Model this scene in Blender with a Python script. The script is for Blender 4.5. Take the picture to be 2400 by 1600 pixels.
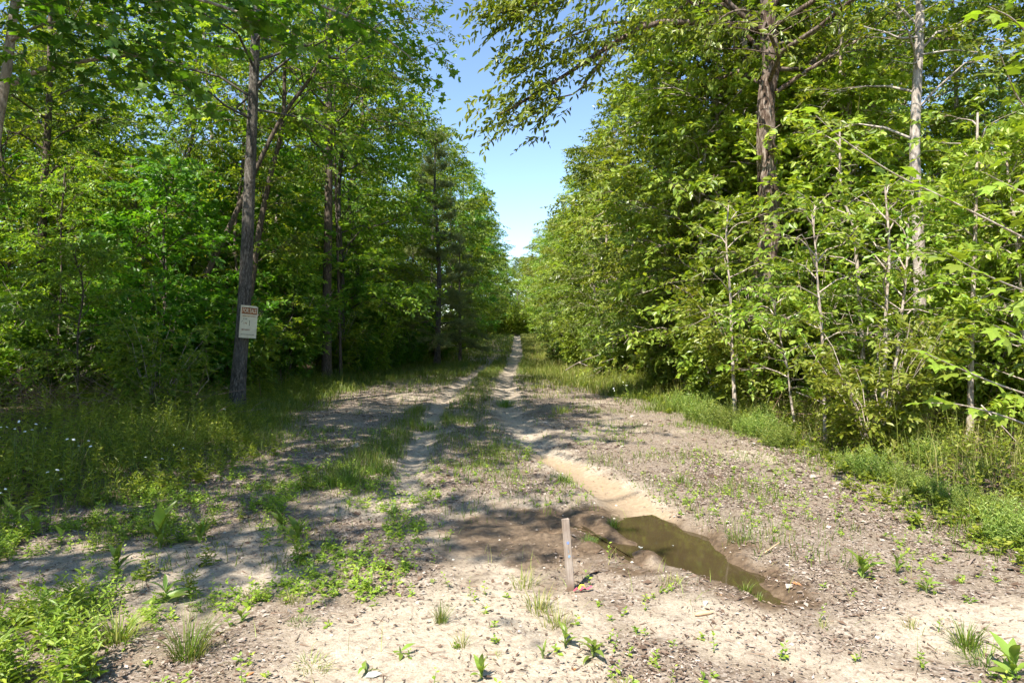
import bpy, math
import numpy as np
from mathutils import Vector

R = math.radians
sc = bpy.context.scene
COL = sc.collection
for _o in list(bpy.data.objects):
    bpy.data.objects.remove(_o)

# ------------------------------------------------------------------ camera, sky, sun, exposure
EYE = 1.6
cam_d = bpy.data.cameras.new('camera')
cam = bpy.data.objects.new('camera', cam_d); COL.objects.link(cam)
cam.location = (0, 0, EYE); cam.rotation_euler = (R(90 - 0.895), 0, 0)
cam_d.lens = 24; cam_d.sensor_width = 36; cam_d.clip_end = 2000; cam_d.clip_start = 0.05
sc.camera = cam

SUN_AZ, SUN_EL = 31.0, 52.0          # the light travels towards +x, +y (away to the right)
world = bpy.data.worlds.new('World'); sc.world = world; world.use_nodes = True
wn = world.node_tree.nodes; wl = world.node_tree.links
sky = wn.new('ShaderNodeTexSky'); sky.sky_type = 'NISHITA'; sky.sun_disc = False
sky.sun_elevation = R(SUN_EL); sky.sun_rotation = R(180 + SUN_AZ)
sky.air_density = 1.0; sky.dust_density = 0.15; sky.ozone_density = 2.0; sky.altitude = 1200
wl.new(sky.outputs[0], wn['Background'].inputs[0]); wn['Background'].inputs[1].default_value = 0.118

sun_d = bpy.data.lights.new('sun', 'SUN'); sun = bpy.data.objects.new('sun', sun_d); COL.objects.link(sun)
sun_d.energy = 4.9; sun_d.angle = R(0.53); sun_d.color = (1.0, 0.945, 0.83)
ld = Vector((math.sin(R(SUN_AZ)) * math.cos(R(SUN_EL)), math.cos(R(SUN_AZ)) * math.cos(R(SUN_EL)), -math.sin(R(SUN_EL))))
sun.rotation_euler = ld.to_track_quat('-Z', 'Y').to_euler()

vs = sc.view_settings
vs.view_transform = 'Standard'; vs.look = 'None'; vs.gamma = 1; vs.exposure = 1.3
cy = sc.cycles
cy.max_bounces = 7; cy.diffuse_bounces = 4; cy.glossy_bounces = 1; cy.transmission_bounces = 6
cy.use_adaptive_sampling = True; cy.adaptive_threshold = 0.028
cy.transparent_max_bounces = 4; cy.caustics_reflective = False; cy.caustics_refractive = False
cy.use_denoising = True
cy.denoiser = 'OPENIMAGEDENOISE'; cy.denoising_input_passes = 'RGB_ALBEDO_NORMAL'; cy.denoising_prefilter = 'ACCURATE'

# ------------------------------------------------------------------ helpers
rng = np.random.default_rng(11)
_T = rng.random((256, 256))
def vn(x, y):
    x = np.asarray(x, float); y = np.asarray(y, float)
    ix = np.floor(x).astype(int); iy = np.floor(y).astype(int)
    fx = x - ix; fy = y - iy
    fx = fx * fx * (3 - 2 * fx); fy = fy * fy * (3 - 2 * fy)
    a = _T[ix & 255, iy & 255]; b = _T[(ix + 1) & 255, iy & 255]
    c = _T[ix & 255, (iy + 1) & 255]; d = _T[(ix + 1) & 255, (iy + 1) & 255]
    return (a * (1 - fx) + b * fx) * (1 - fy) + (c * (1 - fx) + d * fx) * fy
def fbm(x, y, o=4):
    s = 0; a = 0.5; t = 0
    for k in range(o):
        s = s + a * vn(x * 2 ** k + 17.3 * k, y * 2 ** k + 5.1 * k); t += a; a *= 0.5
    return s / t
def ss(a, b, x):
    t = np.clip((np.asarray(x, float) - a) / (b - a), 0, 1)
    return t * t * (3 - 2 * t)
def unit(v):
    v = np.asarray(v, float)
    return v / np.maximum(np.linalg.norm(v, axis=-1, keepdims=True), 1e-9)

class Geo:
    def __init__(self): self.v = []; self.f = []; self.m = []; self.n = 0
    def add(self, V, F, mat=0):
        V = np.asarray(V, float).reshape(-1, 3)
        for A in (F if isinstance(F, list) else [F]):
            A = np.asarray(A, int)
            if len(A): self.f.append(A + self.n); self.m.append(mat)
        self.v.append(V); self.n += len(V)
    def mesh(self, name, mats, smooth=False):
        me = bpy.data.meshes.new(name)
        V = np.concatenate(self.v) if self.v else np.zeros((0, 3))
        me.vertices.add(len(V)); me.vertices.foreach_set('co', V.astype(np.float32).ravel())
        loops = np.concatenate([f.ravel() for f in self.f])
        tot = np.concatenate([np.full(len(f), f.shape[1]) for f in self.f])
        mi = np.concatenate([np.full(len(f), m) for f, m in zip(self.f, self.m)])
        me.loops.add(len(loops)); me.loops.foreach_set('vertex_index', loops.astype(np.int32))
        me.polygons.add(len(tot))
        me.polygons.foreach_set('loop_start', np.concatenate([[0], np.cumsum(tot)[:-1]]).astype(np.int32))
        me.polygons.foreach_set('material_index', mi.astype(np.int32))
        sm = np.full(len(tot), bool(smooth)) if not isinstance(smooth, (set, tuple)) else np.isin(mi, list(smooth))
        me.polygons.foreach_set('use_smooth', sm)
        for m in mats: me.materials.append(m)
        me.update(calc_edges=True)
        return me

def link(name, me, parent=None, loc=None, rot=None, scale=None):
    o = bpy.data.objects.new(name, me); COL.objects.link(o)
    if parent is not None: o.parent = parent
    if loc is not None: o.location = loc
    if rot is not None: o.rotation_euler = rot
    if scale is not None: o.scale = (scale,) * 3 if np.isscalar(scale) else scale
    return o
def tag(o, label=None, cat=None, group=None, kind=None):
    for k, v in (('label', label), ('category', cat), ('group', group), ('kind', kind)):
        if v: o[k] = v
    return o
def thing(name, label, cat, loc=(0, 0, 0), rot=(0, 0, 0), scale=1, group=None):
    return tag(link(name, None, None, loc, rot, scale), label, cat, group)
def place(proto, loc, rz, s, label, group=None, tilt=(0, 0)):
    """a copy of a kind of thing: its Empty and its parts, which share mesh data"""
    t = thing(proto['name'], label, proto['cat'], loc, (tilt[0], tilt[1], rz), s, group)
    for pn, me in proto['parts']: link(pn, me, t)
    return t

# a pixel of the photograph (2352 wide) and a distance give a point; G gives the ground point
PS = 2400 / 2352
def W(px, py, d): return np.array([(px * PS - 1200) / 1600 * d, d, EYE - (py * PS - 775) / 1600 * d])
def G(px, py):
    d = EYE * 1600 / (py * PS - 775)
    x = (px * PS - 1200) / 1600 * d
    return np.array([x, d, float(height(x, d))])

# ------------------------------------------------------------------ materials
def new_mat(name):
    m = bpy.data.materials.new(name); m.use_nodes = True
    nt = m.node_tree; nt.nodes.clear()
    out = nt.nodes.new('ShaderNodeOutputMaterial')
    return m, nt, out
def N(nt, t, **kw):
    n = nt.nodes.new(t)
    for k, v in kw.items():
        if k.startswith('i_'):
            k = k[2:]; n.inputs[int(k) if k.isdigit() else k].default_value = v
        else: setattr(n, k, v)
    return n
def ramp(nt, stops, interp='LINEAR'):
    r = nt.nodes.new('ShaderNodeValToRGB'); e = r.color_ramp; e.interpolation = interp
    while len(e.elements) < len(stops): e.elements.new(0.5)
    for el, (p, c) in zip(e.elements, stops): el.position = p; el.color = (*c, 1)
    return r
def leaf_mat(name, stops, trans=0.42, tcol=(1.5, 1.55, 0.45), rough=0.45, spec=0.35, objvar=0.3):
    m, nt, out = new_mat(name); L = nt.links.new
    geo = N(nt, 'ShaderNodeNewGeometry'); oi = N(nt, 'ShaderNodeObjectInfo')
    rp = ramp(nt, stops); L(geo.outputs['Random Per Island'], rp.inputs[0])
    hv = N(nt, 'ShaderNodeHueSaturation')
    mr = N(nt, 'ShaderNodeMapRange', i_3=1 - objvar, i_4=1 + objvar); L(oi.outputs['Random'], mr.inputs[0])
    mh = N(nt, 'ShaderNodeMapRange', i_3=0.487, i_4=0.513); L(oi.outputs['Random'], mh.inputs[0])
    L(mr.outputs[0], hv.inputs['Value']); L(mh.outputs[0], hv.inputs['Hue']); L(rp.outputs[0], hv.inputs['Color'])
    pb = N(nt, 'ShaderNodeBsdfPrincipled', i_Roughness=rough); pb.inputs['Specular IOR Level'].default_value = spec
    L(hv.outputs[0], pb.inputs['Base Color'])
    mul = N(nt, 'ShaderNodeMix', data_type='RGBA', blend_type='MULTIPLY'); mul.inputs[0].default_value = 1
    L(hv.outputs[0], mul.inputs[6]); mul.inputs[7].default_value = (*tcol, 1)
    tr = N(nt, 'ShaderNodeBsdfTranslucent'); L(mul.outputs[2], tr.inputs[0])
    mx = N(nt, 'ShaderNodeMixShader', i_0=trans); L(pb.outputs[0], mx.inputs[1]); L(tr.outputs[0], mx.inputs[2])
    L(mx.outputs[0], out.inputs[0])
    return m
def bark_mat(name, c1, c2, c3, scale=9.0, stretch=5.0, bump=0.5, moss=0.0):
    m, nt, out = new_mat(name); L = nt.links.new
    tc = N(nt, 'ShaderNodeTexCoord'); mp = N(nt, 'ShaderNodeMapping'); mp.inputs['Scale'].default_value = (stretch, stretch, 1)
    L(tc.outputs['Object'], mp.inputs[0])
    n1 = N(nt, 'ShaderNodeTexNoise', i_Scale=scale, i_Detail=6.0, i_Roughness=0.7); L(mp.outputs[0], n1.inputs['Vector'])
    n2 = N(nt, 'ShaderNodeTexNoise', i_Scale=2.2, i_Detail=3.0); L(tc.outputs['Object'], n2.inputs['Vector'])
    rp = ramp(nt, [(0.36, c1), (0.5, c2), (0.64, c3)]); L(n1.outputs[0], rp.inputs[0])
    mix = N(nt, 'ShaderNodeMix', data_type='RGBA', blend_type='MIX')
    r2 = ramp(nt, [(0.45, (0, 0, 0)), (0.65, (0.6 + moss,) * 3)]); L(n2.outputs[0], r2.inputs[0]); L(r2.outputs[0], mix.inputs[0])
    L(rp.outputs[0], mix.inputs[6]); mix.inputs[7].default_value = (*[(a + b) / 2 for a, b in zip(c3, c2)], 1)
    pb = N(nt, 'ShaderNodeBsdfPrincipled', i_Roughness=0.9); pb.inputs['Specular IOR Level'].default_value = 0.15
    L(mix.outputs[2], pb.inputs['Base Color'])
    bp = N(nt, 'ShaderNodeBump', i_Strength=bump, i_Distance=0.03); L(n1.outputs[0], bp.inputs['Height']); L(bp.outputs[0], pb.inputs['Normal'])
    L(pb.outputs[0], out.inputs[0])
    return m
def plain_mat(name, col, rough=0.7, spec=0.2, var=0.12, scale=30.0):
    m, nt, out = new_mat(name); L = nt.links.new
    tc = N(nt, 'ShaderNodeTexCoord'); n1 = N(nt, 'ShaderNodeTexNoise', i_Scale=scale, i_Detail=4.0); L(tc.outputs['Object'], n1.inputs['Vector'])
    rp = ramp(nt, [(0.3, tuple(c * (1 - var) for c in col)), (0.7, tuple(min(1, c * (1 + var)) for c in col))]); L(n1.outputs[0], rp.inputs[0])
    pb = N(nt, 'ShaderNodeBsdfPrincipled', i_Roughness=rough); pb.inputs['Specular IOR Level'].default_value = spec
    L(rp.outputs[0], pb.inputs['Base Color']); L(pb.outputs[0], out.inputs[0])
    return m
def island_mat(name, stops, rough=0.85, trans=0.0):
    m, nt, out = new_mat(name); L = nt.links.new
    geo = N(nt, 'ShaderNodeNewGeometry'); rp = ramp(nt, stops); L(geo.outputs['Random Per Island'], rp.inputs[0])
    pb = N(nt, 'ShaderNodeBsdfPrincipled', i_Roughness=rough); pb.inputs['Specular IOR Level'].default_value = 0.2
    L(rp.outputs[0], pb.inputs['Base Color']); L(pb.outputs[0], out.inputs[0])
    return m

M = {}
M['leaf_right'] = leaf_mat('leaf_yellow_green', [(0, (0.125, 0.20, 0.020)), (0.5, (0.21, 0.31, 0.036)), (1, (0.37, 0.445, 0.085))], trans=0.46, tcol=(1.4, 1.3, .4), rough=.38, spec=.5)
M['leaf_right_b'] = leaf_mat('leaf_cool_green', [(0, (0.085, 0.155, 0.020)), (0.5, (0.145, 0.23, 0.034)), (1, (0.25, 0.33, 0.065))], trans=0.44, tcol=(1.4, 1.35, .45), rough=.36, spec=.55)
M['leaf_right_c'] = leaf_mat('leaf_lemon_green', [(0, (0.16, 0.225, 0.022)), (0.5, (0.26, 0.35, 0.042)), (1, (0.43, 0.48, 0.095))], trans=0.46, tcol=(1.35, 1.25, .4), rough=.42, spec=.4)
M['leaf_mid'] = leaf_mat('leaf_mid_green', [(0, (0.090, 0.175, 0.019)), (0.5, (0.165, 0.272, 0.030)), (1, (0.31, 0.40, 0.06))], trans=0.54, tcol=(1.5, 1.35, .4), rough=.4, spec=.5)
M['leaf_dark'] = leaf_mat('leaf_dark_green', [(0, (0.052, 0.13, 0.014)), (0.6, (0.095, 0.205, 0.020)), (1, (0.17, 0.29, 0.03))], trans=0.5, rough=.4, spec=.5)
M['leaf_big'] = leaf_mat('leaf_large_lime', [(0, (0.17, 0.26, 0.025)), (1, (0.28, 0.37, 0.05))], rough=0.4, objvar=0.25)
M['needle'] = leaf_mat('pine_needle', [(0, (0.13, 0.165, 0.055)), (1, (0.27, 0.29, 0.12))], trans=0.35, tcol=(1.2, 1.2, 0.6), rough=0.6)
M['grass'] = leaf_mat('grass_blade', [(0, (0.075, 0.14, 0.018)), (0.6, (0.13, 0.21, 0.028)), (0.9, (0.22, 0.26, 0.05)), (1, (0.34, 0.28, 0.12))], trans=0.35, objvar=0.15)
M['grass_pale'] = leaf_mat('grass_pale_blade', [(0, (0.16, 0.22, 0.035)), (0.6, (0.25, 0.29, 0.06)), (1, (0.38, 0.33, 0.13))], trans=0.3, objvar=0.15)
M['herb'] = leaf_mat('herb_leaf', [(0, (0.13, 0.20, 0.025)), (0.5, (0.22, 0.30, 0.035)), (1, (0.33, 0.38, 0.05))], trans=0.38, objvar=0.2)
M['feather'] = leaf_mat('feathery_leaf', [(0, (0.14, 0.21, 0.040)), (0.6, (0.235, 0.305, 0.065)), (1, (0.35, 0.38, 0.10))], trans=0.35, objvar=0.18)
M['dock'] = leaf_mat('dock_leaf', [(0, (0.15, 0.24, 0.04)), (1, (0.24, 0.32, 0.06))], rough=0.38, spec=0.5, objvar=0.3)
M['stem'] = plain_mat('green_stem', (0.14, 0.18, 0.06))
M['twig'] = plain_mat('brown_twig', (0.16, 0.11, 0.075), var=0.3)
M['deadtwig'] = island_mat('dead_twig', [(0, (0.10, 0.06, 0.04)), (0.6, (0.20, 0.13, 0.09)), (1, (0.33, 0.26, 0.20))])
M['petal'] = plain_mat('white_petal', (0.78, 0.78, 0.76), var=0.05)
M['bark_grey'] = bark_mat('bark_grey', (0.035, 0.029, 0.024), (0.085, 0.074, 0.063), (0.20, 0.18, 0.158), stretch=3, scale=11, bump=.9)
M['bark_shaggy'] = bark_mat('bark_shaggy', (0.022, 0.014, 0.010), (0.095, 0.063, 0.046), (0.34, 0.28, 0.235), scale=4, stretch=5, bump=1.0)
M['bark_pale'] = bark_mat('bark_pale', (0.16, 0.13, 0.11), (0.34, 0.29, 0.25), (0.50, 0.45, 0.40), stretch=3)
M['bark_dark'] = bark_mat('bark_dark', (0.04, 0.030, 0.024), (0.09, 0.070, 0.055), (0.17, 0.14, 0.11))
M['sapling'] = bark_mat('bark_sapling', (0.18, 0.13, 0.10), (0.34, 0.275, 0.225), (0.52, 0.46, 0.40), scale=12, stretch=2, bump=0.3)
M['litter'] = island_mat('dead_leaf_bits', [(0, (0.055, 0.036, 0.026)), (0.3, (0.14, 0.09, 0.062)), (0.6, (0.24, 0.18, 0.14)), (0.85, (0.33, 0.27, 0.23)), (1, (0.48, 0.40, 0.34))])

# ------------------------------------------------------------------ terrain
YL = np.array([-20, 0, 3, 5, 5.8, 6.3, 9, 10.5, 13, 18, 23, 30, 40, 60, 90, 150]); XL = np.array([-6, -5.2, -4.9, -4.7, -4.1, -3.4, -3.15, -3.7, -4.7, -4.6, -4.0, -3.2, -2.5, -2.2, -2.0, -2])
YR = np.array([-20, 0, 3, 5, 8, 11, 15, 20, 25, 40, 60, 90, 150]); XR = np.array([5, 4.4, 3.8, 3.5, 3.7, 3.7, 3.1, 2.0, 1.6, 1.5, 1.9, 2.2, 2.4])
RUT_L = [(-0.3, 2.5), (-0.8, 5), (-1.15, 7.7), (-1.5, 13), (-1.6, 18), (-1.25, 27), (-0.7, 40), (-0.5, 90)]
RUT_R = [(1.3, 5.2), (1.03, 6.6), (0.42, 8.95), (-0.1, 13), (-0.2, 22), (0.3, 40), (0.7, 90)]
PUD = [(1.13, 5.58, 0.28), (1.22, 5.35, 0.31), (1.33, 4.9, 0.25), (1.46, 4.5, 0.15), (1.58, 4.12, 0.05)]
CHAN = [(0.42, 6.06, 0.05), (0.70, 5.39, 0.09), (0.86, 4.91, 0.09), (0.97, 4.62, 0.02)]
SILT = [(0.42, 8.95, 0.10), (0.75, 7.6, 0.16), (1.03, 6.6, 0.2), (1.16, 5.8, 0.27)]
def dl(x, y, pts):
    best = np.full(np.shape(x), 1e9)
    for a, b in zip(pts[:-1], pts[1:]):
        ax, ay = a[:2]; bx, by = b[:2]; wa = a[2] if len(a) > 2 else 0; wb = b[2] if len(b) > 2 else 0
        t = np.clip(((x - ax) * (bx - ax) + (y - ay) * (by - ay)) / ((bx - ax) ** 2 + (by - ay) ** 2), 0, 1)
        best = np.minimum(best, np.hypot(x - ax - t * (bx - ax), y - ay - t * (by - ay)) - (wa + t * (wb - wa)))
    return best
def off_trail(x, y): return np.maximum(np.interp(y, YL, XL) - x, x - np.interp(y, YR, XR))
def height(x, y):
    x = np.asarray(x, float); y = np.asarray(y, float)
    z = 1.1 * ss(22, 88, y) + 0.25 * ss(90, 200, y)
    o = off_trail(x, y)
    z = z + 0.10 * ss(0, 1.6, o) + 0.5 * ss(1, 10, o) * (fbm(x * .15, y * .15, 3) - 0.35)
    wob = (fbm(x * 3.5, y * 3.5, 4) - 0.5) * 0.24
    sd = dl(x, y, PUD) + wob; sc_ = dl(x, y, CHAN) + wob * .8; si = dl(x, y, SILT) + wob * .6
    flat = ss(-0.1, 0.6, np.minimum(sd, sc_))
    z = z + (fbm(x * .7, y * .7, 3) - .5) * 0.10 * flat + (fbm(x * 7, y * 7, 4) - .5) * 0.035 * (0.35 + .65 * ss(0, .2, np.minimum(np.minimum(sd, si), sc_)))
    rl = dl(x, y, RUT_L); rr = dl(x, y, RUT_R)
    z = z - 0.035 * np.exp(-(rl / .17) ** 2) * ss(5, 8, y) - 0.04 * np.exp(-(rr / .19) ** 2)
    z = z + 0.02 * np.exp(-((rl - .36) / .14) ** 2) * ss(5, 8, y) + 0.02 * np.exp(-((rr - .40) / .15) ** 2)
    z = z - 0.10 * ss(0.12, -0.12, sd) - 0.075 * ss(0.10, -0.08, sc_) - 0.035 * ss(.1, -.1, si)
    z = z + .018 * np.exp(-(np.hypot(x - .366, y - 4.17) / .07) ** 2)
    # churned mud between the stake and the puddle
    lump = np.exp(-(np.hypot((x - .55) / .75, (y - 5.1) / .9)) ** 4) * ss(0.0, .15, sc_) * ss(0, .15, sd)
    z = z + lump * (fbm(x * 11, y * 11, 3) - .45) * 0.09
    return z
def axis(parts):
    a = []
    for s, e, n, g in parts:
        t = np.linspace(0, 1, n, endpoint=False) ** g; a.append(s + (e - s) * t)
    a.append([parts[-1][1]]); return np.concatenate(a)
gx = np.concatenate([-axis([(6, 300, 55, 2.6)])[::-1][:-1], axis([(-6, 6, 290, 1)]), axis([(6, 300, 55, 2.6)])[1:]])
gy = np.concatenate([np.linspace(-60, 1.5, 40), axis([(1.6, 9, 230, 1), (9, 24, 170, 1), (24, 500, 90, 2.2)])])
X, Y = np.meshgrid(gx, gy); Z = height(X, Y)
nx, ny = len(gx), len(gy)
idx = np.arange(nx * ny).reshape(ny, nx)
g = Geo(); g.add(np.stack([X, Y, Z], -1), np.stack([idx[:-1, :-1], idx[:-1, 1:], idx[1:, 1:], idx[1:, :-1]], -1).reshape(-1, 4))
def masks(x, y):
    o = off_trail(x, y); wob = (fbm(x * 3.5, y * 3.5, 4) - 0.5) * 0.24
    sd = dl(x, y, PUD) + wob; sch = dl(x, y, CHAN) + wob; si = dl(x, y, SILT) + wob
    n = fbm(x * 1.1, y * 1.1, 4) - .5; n2 = fbm(x * 4, y * 4, 3) - .5
    near = np.minimum(sd, sch)
    blob = np.hypot((x - .32) / 1.15, (y - 5.15) / 1.0) + n2 * 1.2 + n * 1.4
    mud = np.clip(ss(.26, .02, near + n2 * .45) + ss(1.15, .5, blob) * .92, 0, 1)
    silt = ss(.10, -.06, si) * ss(5.4, 6.0, y)
    rl = dl(x, y, RUT_L); rr = dl(x, y, RUT_R)
    sandp = ss(.75, .2, np.abs(x + .35 + .2 * np.sin(y)) - .15 + n * 1.6) * ss(7.2, 4.6, y + n * 2)          # sandy patch at the photographer's feet
    sandp = np.maximum(sandp, ss(.9, .2, np.hypot((x - 2.6) / 1.1, (y - 3.6) / .45) - .2 + n * 1.4))
    sandp = np.maximum(sandp, ss(1.0, .2, np.hypot((x + 2.2) / 1.3, (y - 4.6) / .8) - .2 + n * 1.4) * .8)
    sandp = np.maximum(sandp, ss(.32, .05, rl + n2 * .3) * ss(5, 7, y) * (1 - .85 * ss(20, 34, y)) * (1 - .25 * ss(10, 16, y))); sandp = np.maximum(sandp, ss(.46, .10, rr + n2 * .6 - .12 * ss(20, 40, y)) * (1 - .25 * ss(10, 16, y)))
    sandp = np.maximum(sandp, ss(.62, .75, fbm(x * .8 + 9, y * .8, 4)) * .8)
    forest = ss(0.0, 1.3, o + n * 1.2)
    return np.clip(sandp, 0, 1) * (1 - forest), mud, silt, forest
sm, mm, sl, fo = masks(X.ravel(), Y.ravel())

def ground_mat():
    m, nt, out = new_mat('sandy_ground'); L = nt.links.new
    tc = N(nt, 'ShaderNodeTexCoord')
    def at(n): return N(nt, 'ShaderNodeAttribute', attribute_name=n)
    def noise(s, d=5.0, r=.65):
        n = N(nt, 'ShaderNodeTexNoise', i_Scale=s, i_Detail=d, i_Roughness=r); L(tc.outputs['Object'], n.inputs['Vector']); return n
    def mix(fac, a, b, mode='MIX'):
        x = N(nt, 'ShaderNodeMix', data_type='RGBA', blend_type=mode)
        for s, v in ((0, fac), (6, a), (7, b)):
            if isinstance(v, (int, float)): x.inputs[s].default_value = v
            elif isinstance(v, tuple): x.inputs[s].default_value = (*v, 1)
            else: L(v, x.inputs[s])
        return x.outputs[2]
    nf, nm, nb, nx_ = noise(95), noise(22), noise(3.5), noise(240, 3)
    soil = ramp(nt, [(0.30, (0.10, 0.077, 0.056)), (0.48, (0.205, 0.160, 0.119)), (0.64, (0.325, 0.262, 0.20))]); L(nf.outputs[0], soil.inputs[0])
    sand = ramp(nt, [(0.30, (0.26, 0.207, 0.152)), (0.45, (0.41, 0.34, 0.26)), (0.7, (0.50, 0.43, 0.345))]); L(nf.outputs[0], sand.inputs[0])
    mud = ramp(nt, [(0.32, (0.060, 0.040, 0.026)), (0.55, (0.13, 0.088, 0.055)), (0.72, (0.20, 0.145, 0.098))]); L(nm.outputs[0], mud.inputs[0])
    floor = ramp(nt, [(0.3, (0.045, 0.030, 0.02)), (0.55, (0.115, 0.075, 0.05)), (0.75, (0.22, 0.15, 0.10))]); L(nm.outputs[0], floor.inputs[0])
    silt = ramp(nt, [(0.3, (0.27, 0.195, 0.125)), (0.7, (0.37, 0.28, 0.19))]); L(nm.outputs[0], silt.inputs[0])
    brk = ramp(nt, [(0.36, (0.35,) * 3), (0.54, (1,) * 3)]); L(nm.outputs[0], brk.inputs[0])
    f1 = N(nt, 'ShaderNodeMath', operation='MULTIPLY'); L(at('sand').outputs['Fac'], f1.inputs[0]); L(brk.outputs[0], f1.inputs[1])
    wv = N(nt, 'ShaderNodeVectorMath', operation='MULTIPLY_ADD'); L(nm.outputs['Color'], wv.inputs[0]); wv.inputs[1].default_value = (.05,) * 3; L(tc.outputs['Object'], wv.inputs[2])
    vo = N(nt, 'ShaderNodeTexVoronoi', i_Scale=62.0); L(wv.outputs[0], vo.inputs['Vector'])
    sx = N(nt, 'ShaderNodeSeparateColor'); L(vo.outputs['Color'], sx.inputs[0])
    fl = ramp(nt, [(0, (0.05, 0.034, 0.025)), (0.3, (0.13, 0.088, 0.062)), (0.55, (0.22, 0.17, 0.135)), (0.8, (0.30, 0.25, 0.215)), (1, (0.48, 0.42, 0.36))]); L(sx.outputs[0], fl.inputs[0])
    fm = ramp(nt, [(0.40, (0,) * 3), (0.58, (.75,) * 3)]); L(nb.outputs[0], fm.inputs[0])
    soil2 = mix(fm.outputs[0], soil.outputs[0], fl.outputs[0])
    c = mix(f1.outputs[0], soil2, sand.outputs[0])
    spk = ramp(nt, [(0.60, (1, 1, 1)), (0.70, (0.45, 0.38, 0.33))]); L(nx_.outputs[0], spk.inputs[0])
    c = mix(0.8, c, spk.outputs[0], 'MULTIPLY')
    c = mix(at('silt').outputs['Fac'], c, silt.outputs[0])
    c = mix(at('mud').outputs['Fac'], c, mud.outputs[0])
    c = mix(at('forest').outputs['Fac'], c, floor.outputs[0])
    pb = N(nt, 'ShaderNodeBsdfPrincipled'); L(c, pb.inputs['Base Color']); pb.inputs['Specular IOR Level'].default_value = 0.25
    rr = N(nt, 'ShaderNodeMapRange', i_3=0.95, i_4=0.62); L(at('mud').outputs['Fac'], rr.inputs[0]); L(rr.outputs[0], pb.inputs['Roughness'])
    ad = N(nt, 'ShaderNodeMath', operation='MULTIPLY_ADD', i_1=0.35); L(nf.outputs[0], ad.inputs[0]); L(nm.outputs[0], ad.inputs[2])
    bp = N(nt, 'ShaderNodeBump', i_Strength=0.55, i_Distance=0.03); L(ad.outputs[0], bp.inputs['Height']); L(bp.outputs[0], pb.inputs['Normal'])
    L(pb.outputs[0], out.inputs[0]); return m
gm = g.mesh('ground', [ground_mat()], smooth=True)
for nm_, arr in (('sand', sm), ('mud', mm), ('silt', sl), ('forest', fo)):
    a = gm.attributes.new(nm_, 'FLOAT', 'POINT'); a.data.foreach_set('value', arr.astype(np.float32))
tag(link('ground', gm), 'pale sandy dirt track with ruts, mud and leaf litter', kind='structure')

# water
wm, nt, out = new_mat('muddy_water')
pb = N(nt, 'ShaderNodeBsdfPrincipled', i_Roughness=0.04); pb.inputs['Base Color'].default_value = (0.10, 0.072, 0.022, 1); pb.inputs['IOR'].default_value = 1.33
tc = N(nt, 'ShaderNodeTexCoord'); nz = N(nt, 'ShaderNodeTexNoise', i_Scale=3.0, i_Detail=3.0); nt.links.new(tc.outputs['Object'], nz.inputs['Vector'])
rp = ramp(nt, [(0.3, (0.048, 0.035, 0.016)), (0.7, (0.070, 0.050, 0.024))]); nt.links.new(nz.outputs[0], rp.inputs[0]); nt.links.new(rp.outputs[0], pb.inputs['Base Color'])
bp = N(nt, 'ShaderNodeBump', i_Strength=0.03, i_Distance=0.01); nt.links.new(nz.outputs[0], bp.inputs['Height']); nt.links.new(bp.outputs[0], pb.inputs['Normal'])
nt.links.new(pb.outputs[0], out.inputs[0])
def water(name, pts, z, ext):
    p = np.array(pts); t = unit(np.gradient(p[:, :2], axis=0)); n = np.stack([-t[:, 1], t[:, 0]], -1)
    p[0, :2] -= t[0] * (p[0, 2] + ext); p[-1, :2] += t[-1] * (p[-1, 2] + ext)
    w = (p[:, 2] + ext)[:, None]
    V = np.concatenate([np.c_[p[:, :2] - n * w, np.full(len(p), z)], np.c_[p[:, :2] + n * w, np.full(len(p), z)]])
    k = len(p); F = np.array([[i, i + 1, k + i + 1, k + i] for i in range(k - 1)])
    gg = Geo(); gg.add(V, F); me = gg.mesh(name, [wm])
    return tag(link(name, me), 'brown muddy water lying in the track', kind='structure')
water('puddle_water', PUD, -0.048, 0.16)
water('shallow_water', CHAN, -0.058, 0.03)

# ------------------------------------------------------------------ plant building blocks
LEAF6 = (np.array([(0, 0, 0), (.30, -.23, .05), (.66, -.19, .05), (1, 0, -.07), (.66, .19, .05), (.30, .23, .05)]), np.array([(0, 1, 2, 3), (0, 3, 4, 5)]))
LEAF4 = (np.array([(0, 0, 0), (.45, -.25, .06), (1, 0, -.05), (.45, .25, .06)]), np.array([(0, 1, 2), (0, 2, 3)]))
NARROW = (np.array([(0, 0, 0), (.40, -.09, .05), (1, 0, -.15), (.40, .09, .05)]), np.array([(0, 1, 2), (0, 2, 3)]))
LOBED = (np.array([(.42, 0, .03), (0, 0, 0), (.06, -.34, -.02), (.30, -.26, .02), (.60, -.50, -.05), (.64, -.20, .02), (1, 0, -.08), (.64, .20, .02), (.60, .50, -.05), (.30, .26, .02), (.06, .34, -.02)]),
         np.array([(0, 1 + k, 1 + (k + 1) % 10) for k in range(10)]))
def stamp(geo, leaf, Mx, P, mat=0):
    V, F = leaf; n = len(P)
    VV = np.einsum('nij,kj->nki', Mx, V) + P[:, None, :]
    FF = (F[None] + (np.arange(n) * len(V))[:, None, None]).reshape(-1, F.shape[1])
    geo.add(VV.reshape(-1, 3), FF, mat)
def frames(d, nrm, ln, wd=1.0):
    """leaf matrices: x along d, z near nrm"""
    d = unit(d); y = unit(np.cross(nrm, d)); z = np.cross(d, y)
    return np.stack([d * ln[..., None], y * (ln * wd)[..., None], z * ln[..., None]], -1)
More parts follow.
